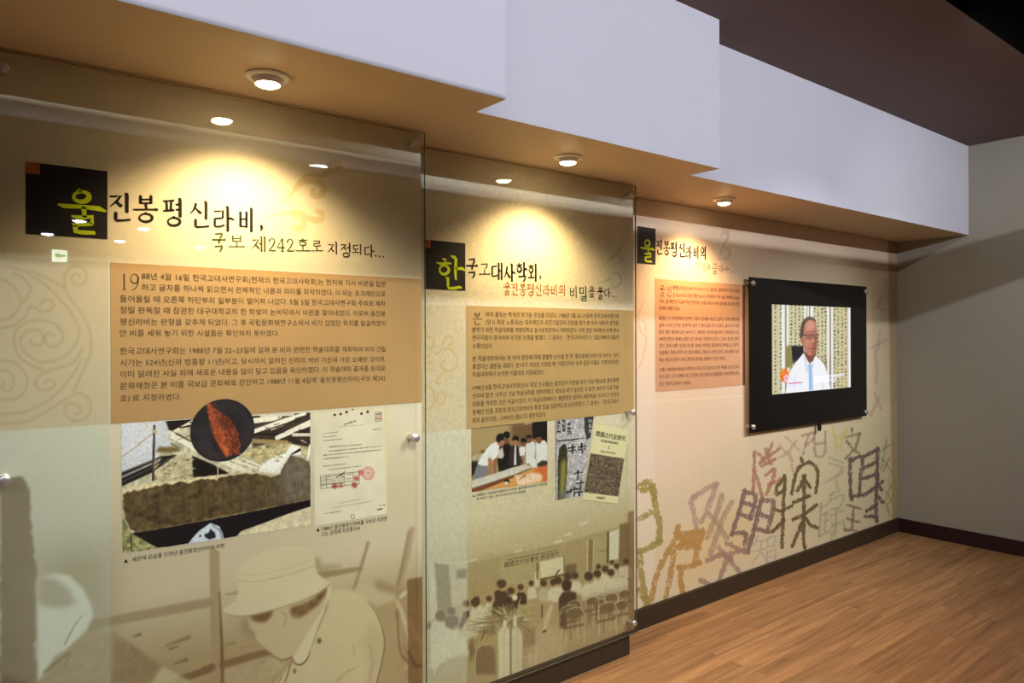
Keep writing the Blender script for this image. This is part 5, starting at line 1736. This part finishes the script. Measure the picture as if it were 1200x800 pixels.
L = Lettering(Y3)
tl(L, 765, 325, 5.92, 4.6, (
    ('봉평신라비는 높이 약 204cm이고, 글자는 일정하지가 않아 윗면', (136, 72), (595, 96)),
    ('은 32cm이고 중간 폭은 36cm, 아래폭의 가장 넓은 부분은 54cm', (136, 121), (595, 143)),
    ('이다. 앞 뒷면은 비교적 둥근 편이며, 비를 새로이 위해 글자를 새김한 앞면', (42, 166), (595, 187)),
    ('인지도 비뚤하였다.', (42, 213), (190, 218)),
    ('표면은 긴 자연형태의 앞면만 다듬어 글자를 새겼다. 글자는 전체 10행이며', (42, 284), (595, 292)),
    ('글자 나이의 간격은 일정하지 않아 각 행의 글자 수가 다르다. 글자 크기 역시', (42, 332), (595, 337)),
    ('좋은 행은 제1행으로서 46자이고, 제9행은 25자에 불과하다. 전체 글자 수는', (42, 380), (595, 382)),
    ('398자인데 이 중에는 분명 않은 글자를 다루면서 숫자는 그보다 줄기도 한다', (42, 428), (595, 427)),
    ('한다. 현재 10행 가운데 제1행, 제4행, 제5행은 일부분에 공백을 둔 경우가', (42, 475), (595, 470)),
    ('있음에도 행을 바꾸어 쓴 것은 내용을 구분하기 위한 것이다. 제10행은 다른', (42, 522), (595, 515)),
    ('비는 문장과 문장 나아간 행인데 문장을 분별하기 위한 것이다.', (42, 573), (505, 562)),
    ('서체는 예서에서 해서로 이행하는 과도기의 모습으로 보인 서체를 남기는 한국', (42, 642), (595, 620)),
    ('동의 같다. 고구 유례의 약간 진행된 신라 천전리(川前里)를 사용한 팔행 금자', (42, 690), (595, 664)),
    ('들은 정확히 판독하기 어렵다.', (42, 741), (265, 731))))
for ch, bx in (('울', (772, 334, 779, 347)), ('진', (780.6, 335, 787.4, 347.2))):
    L.syllable(ch, bx, 0.075)
L.build('body_lettering', INK_BODY_RED, bx3, 0.003)

# ================================================================== black glass display on the mural
YD = Y3 - 0.045                        # face of the black glass
dp = empty('wall_display', (4.745, Y3, 0.976))
tag(dp, 'black glass wall display playing an interview with a man in white shirt', 'display')
DX0, DX1, DZ0, DZ1 = 3.948, 5.470, 0.985, 1.962
BLACK_GLASS = mat('black_display_glass', (6, 6, 7), rough=0.06, spec=0.5, mottled=0)
bm_obj('glass_front', box_bm(DX0, DX1, YD, YD + 0.010, DZ0, DZ1, 0.0015), BLACK_GLASS, dp)
bm_obj('rear_casing', box_bm(DX0 + 0.16, DX1 - 0.16, YD + 0.010, Y3 - 0.001, DZ0 + 0.12, DZ1 - 0.08, 0.004), mat('casing_black', (20, 20, 21), rough=.5, mottled=.05), dp)
for x, z in ((DX0 + 0.035, DZ1 - 0.038), (DX1 - 0.014, DZ1 - 0.038), (DX0 + 0.032, DZ0 + 0.036), (DX1 - 0.014, DZ0 + 0.030)):
    bolt(dp, x, z, YD, Y3, 0.0165)
bm_obj('cable_gland', lathe_bm([(0.0, 0.035), (0.009, 0.033), (0.013, 0.022), (0.0135, -0.018), (0.010, -0.030), (0.0, -0.033)], (4.80, YD + 0.012, DZ0 - 0.028), 'Z', 20),
       mat('gland_black', (18, 17, 18), rough=.35, mottled=.04), dp, smooth=0.8)
# the picture on the screen
YS = YD - 0.001
sq_ = [(904.8, 356.8), (997.2, 360.2), (996.2, 453.2), (904.8, 462.6)]
W = wq(sq_, YS)
sx0, sx1 = (W[0][0] + W[3][0]) / 2, (W[1][0] + W[2][0]) / 2
sz0, sz1 = (W[2][1] + W[3][1]) / 2, (W[0][1] + W[1][1]) / 2
S = Print(YS, sx0, sx1, sz0, sz1, 0.0032, base=(206, 198, 158))
S.crop(900, 355, 7.27)
# folding screen of calligraphy behind the man
S.poly([(520, 0), (720, 0), (720, 760), (500, 760)], (204, 190, 146), alpha=.7, soft=4)
S.poly([(400, 470), (545, 470), (545, 760), (500, 760)], (150, 132, 92), alpha=.6, soft=6)
for x, wv in ((128, 26), (166, 16), (312, 20), (345, 14), (372, 26), (512, 18), (545, 14), (694, 20)):
    S.line([(x, -10), (x + 2, 800)], wv, (238, 238, 242), alpha=.95, soft=.8)
for x in (152, 354, 530):
    S.line([(x, -10), (x + 1, 800)], 9, (120, 116, 120), alpha=.9, soft=.8)
rs = random.Random(21)
for x, wv in ((62, 15), (108, 15), (200, 13), (235, 13), (268, 12), (300, 9), (396, 10), (428, 12), (462, 13), (490, 13), (568, 13), (598, 13), (632, 14), (662, 14)):
    y = 20
    while y < 760:
        s_ = rs.uniform(16, 30)
        for k in range(rs.randint(2, 4)):
            a0 = (x + rs.uniform(-.55, .55) * wv, y + rs.uniform(-.4, .4) * s_)
            a1 = (x + rs.uniform(-.55, .55) * wv, y + rs.uniform(-.4, .4) * s_)
            S.line([a0, a1], rs.uniform(2.5, 6), (38, 36, 34), alpha=.85, soft=.5)
        y += s_ + rs.uniform(4, 12)
# chair
S.poly([(150, 375), (175, 358), (205, 370), (212, 430), (200, 540), (150, 560)], (142, 132, 76), soft=1.5)
S.poly([(200, 364), (300, 364), (305, 440), (210, 520)], (26, 24, 28), soft=1.2)
S.poly([(190, 540), (215, 500), (240, 470), (215, 540)], (120, 150, 110), alpha=.6, soft=3)
# neck, shirt, tie
S.poly([(300, 410), (410, 400), (405, 470), (370, 520), (330, 500)], (120, 74, 56), soft=1.0)
S.poly([(145, 800), (160, 700), (176, 610), (215, 540), (262, 475), (302, 425), (322, 470), (355, 515), (385, 490), (400, 450), (440, 478), (480, 525), (500, 580), (516, 650), (535, 730), (540, 800)], (240, 242, 246), soft=1.0)
S.poly([(302, 425), (310, 440), (350, 514), (332, 590), (318, 540), (300, 480)], (226, 230, 238), soft=.9)
S.line([(318, 470), (330, 590), (352, 520)], [2, 4, 2], (150, 156, 170), alpha=.8, soft=.8)
S.line([(390, 470), (384, 540)], 3, (160, 166, 180), alpha=.8, soft=.8)
S.line([(455, 600), (470, 740)], [4, 10], (206, 212, 226), alpha=.8, soft=2)
S.line([(235, 600), (222, 720)], [4, 8], (212, 216, 226), alpha=.8, soft=2)
S.poly([(348, 520), (372, 514), (380, 540), (376, 570), (384, 740), (350, 745), (346, 570)], (150, 186, 232), soft=.8)
S.line([(372, 520), (376, 620), (378, 740)], 8, (190, 212, 242), alpha=.8, soft=1)
# head
SKN, SKD, SKL = (186, 122, 98), (126, 72, 54), (228, 172, 150)
S.poly([(274, 290), (284, 282), (300, 310), (304, 350), (290, 346), (278, 322)], (168, 100, 78), soft=.8)
S.poly([(298, 300), (290, 240), (300, 180), (330, 140), (370, 130), (402, 150), (418, 200), (422, 270), (422, 330), (414, 390), (402, 430), (376, 452), (344, 448), (320, 424), (302, 380)], SKN, soft=1.0)
S.poly([(318, 200), (345, 150), (385, 148), (400, 200), (360, 240), (325, 240)], SKL, alpha=.6, soft=4)
S.poly([(384, 320), (418, 300), (418, 390), (402, 432), (376, 450), (372, 400), (388, 370)], SKD, alpha=.65, soft=4)
S.ell((336, 338), 22, 26, (214, 142, 122), alpha=.7, soft=4)
S.poly([(272, 300), (274, 220), (290, 160), (322, 126), (350, 114), (384, 122), (406, 146), (410, 166), (380, 142), (345, 142), (318, 168), (306, 210), (302, 262), (296, 292)], (84, 70, 62), soft=1.3, grain=.15, cell=3)
S.line([(330, 250), (356, 240), (372, 248)], 6, (92, 56, 46), alpha=.7, soft=1)
S.line([(386, 244), (412, 240)], 6, (92, 56, 46), alpha=.7, soft=1)
S.line([(300, 266), (328, 274)], 6, (40, 30, 32), soft=.6)
for bx in ([(328, 272), (372, 266), (374, 298), (352, 304), (330, 298), (328, 272)], [(384, 266), (424, 262), (424, 296), (404, 300), (386, 294), (384, 266)]):
    S.line(bx, 5, (44, 34, 36), soft=.5)
S.line([(372, 276), (384, 274)], 5, (44, 34, 36), soft=.5)
S.ell((352, 284), 8, 5, (60, 36, 32), soft=.8)
S.ell((404, 281), 8, 5, (60, 36, 32), soft=.8)
S.poly([(378, 280), (388, 310), (396, 336), (384, 346), (366, 340), (372, 310)], (208, 146, 122), alpha=.8, soft=1.2)
S.line([(366, 344), (384, 350), (398, 342)], 4, (112, 60, 48), alpha=.8, soft=.8)
S.line([(350, 394), (374, 386), (398, 392)], [3, 6, 3], (110, 52, 48), soft=.8)
S.line([(356, 406), (392, 404)], 5, (196, 120, 104), alpha=.7, soft=1)
S.line([(350, 352), (340, 396)], 4, (136, 80, 62), alpha=.6, soft=1)
S.line([(322, 424), (345, 450), (378, 454)], 5, (116, 66, 52), alpha=.7, soft=1)
# broadcaster's flower mark and captions
S.ell((140, 616), 36, 56, (240, 104, 22), soft=1.5)
S.ell((128, 590), 20, 26, (250, 160, 40), alpha=.7, soft=3)
for k in range(5):
    a = k * 1.2566 - 1.57
    S.ell((156 + 15 * math.cos(a), 640 + 22 * math.sin(a)), 9, 13, (246, 210, 236), soft=.8)
S.line([(176, 684), (288, 676)], 7, (206, 40, 84), soft=.6)
scr = S.build('screen_picture', print_mat('screen_light', 0.2, 1.0), dp, Y3 - YS - (Y3 - YS))
L = Lettering(YS)
L.line('생활 속', (900 + 176 / 7.27, 355 + 652 / 7.27), (900 + 236 / 7.27, 355 + 648 / 7.27), 3.6)
L.line('역사의 향기', (900 + 176 / 7.27, 355 + 708 / 7.27), (900 + 286 / 7.27, 355 + 700 / 7.27), 2.8)
L.build('caption_lettering', mat('lilac_caption', (150, 150, 214), emit=(168, 166, 226), strength=.9, mottled=0), scr, 0.0012)
L = Lettering(YS)
L.line('울진봉평신라비 연구위원 발굴조사', (900 + 392 / 7.27, 355 + 640 / 7.27), (900 + 648 / 7.27, 355 + 612 / 7.27), 3.6)
L.build('caption_lettering', mat('white_caption', (214, 222, 246), emit=(206, 216, 244), strength=1.0, mottled=0), scr, 0.0012)
L = Lettering(YS)
L.line('한국고대사학회 회장', (900 + 392 / 7.27, 355 + 668 / 7.27), (900 + 580 / 7.27, 355 + 656 / 7.27), 3.6)
L.build('caption_lettering', mat('white_caption', (214, 222, 246), emit=(206, 216, 244), strength=1.0, mottled=0), scr, 0.0012)

# ================================================================== lit exit sign on the far wall (seen mirrored in the first glass panel)
es = empty('exit_sign', (1.33, Y_FAR, 2.72))
tag(es, 'small lit white exit sign with green arrow mirrored in the leftmost glass', 'exit sign')
bm_obj('sign_box', box_bm(1.235, 1.425, Y_FAR, Y_FAR + 0.04, 2.72, 2.895, 0.004), mat('sign_white', (230, 240, 232), emit=(225, 245, 228), strength=13.0, mottled=0), es)
bm = bmesh.new()
pts = [(1.26, 2.808), (1.32, 2.865), (1.32, 2.83), (1.40, 2.83), (1.40, 2.786), (1.32, 2.786), (1.32, 2.75)]
vs = [bm.verts.new((x, Y_FAR + 0.041, z)) for x, z in pts]
vt = [bm.verts.new((x, Y_FAR + 0.043, z)) for x, z in pts]
bm.faces.new(vt)
for i in range(7):
    bm.faces.new((vs[i], vs[(i + 1) % 7], vt[(i + 1) % 7], vt[i]))
bm_obj('arrow', bm, mat('sign_green', (40, 170, 90), emit=(60, 210, 110), strength=6.0, mottled=0), es)
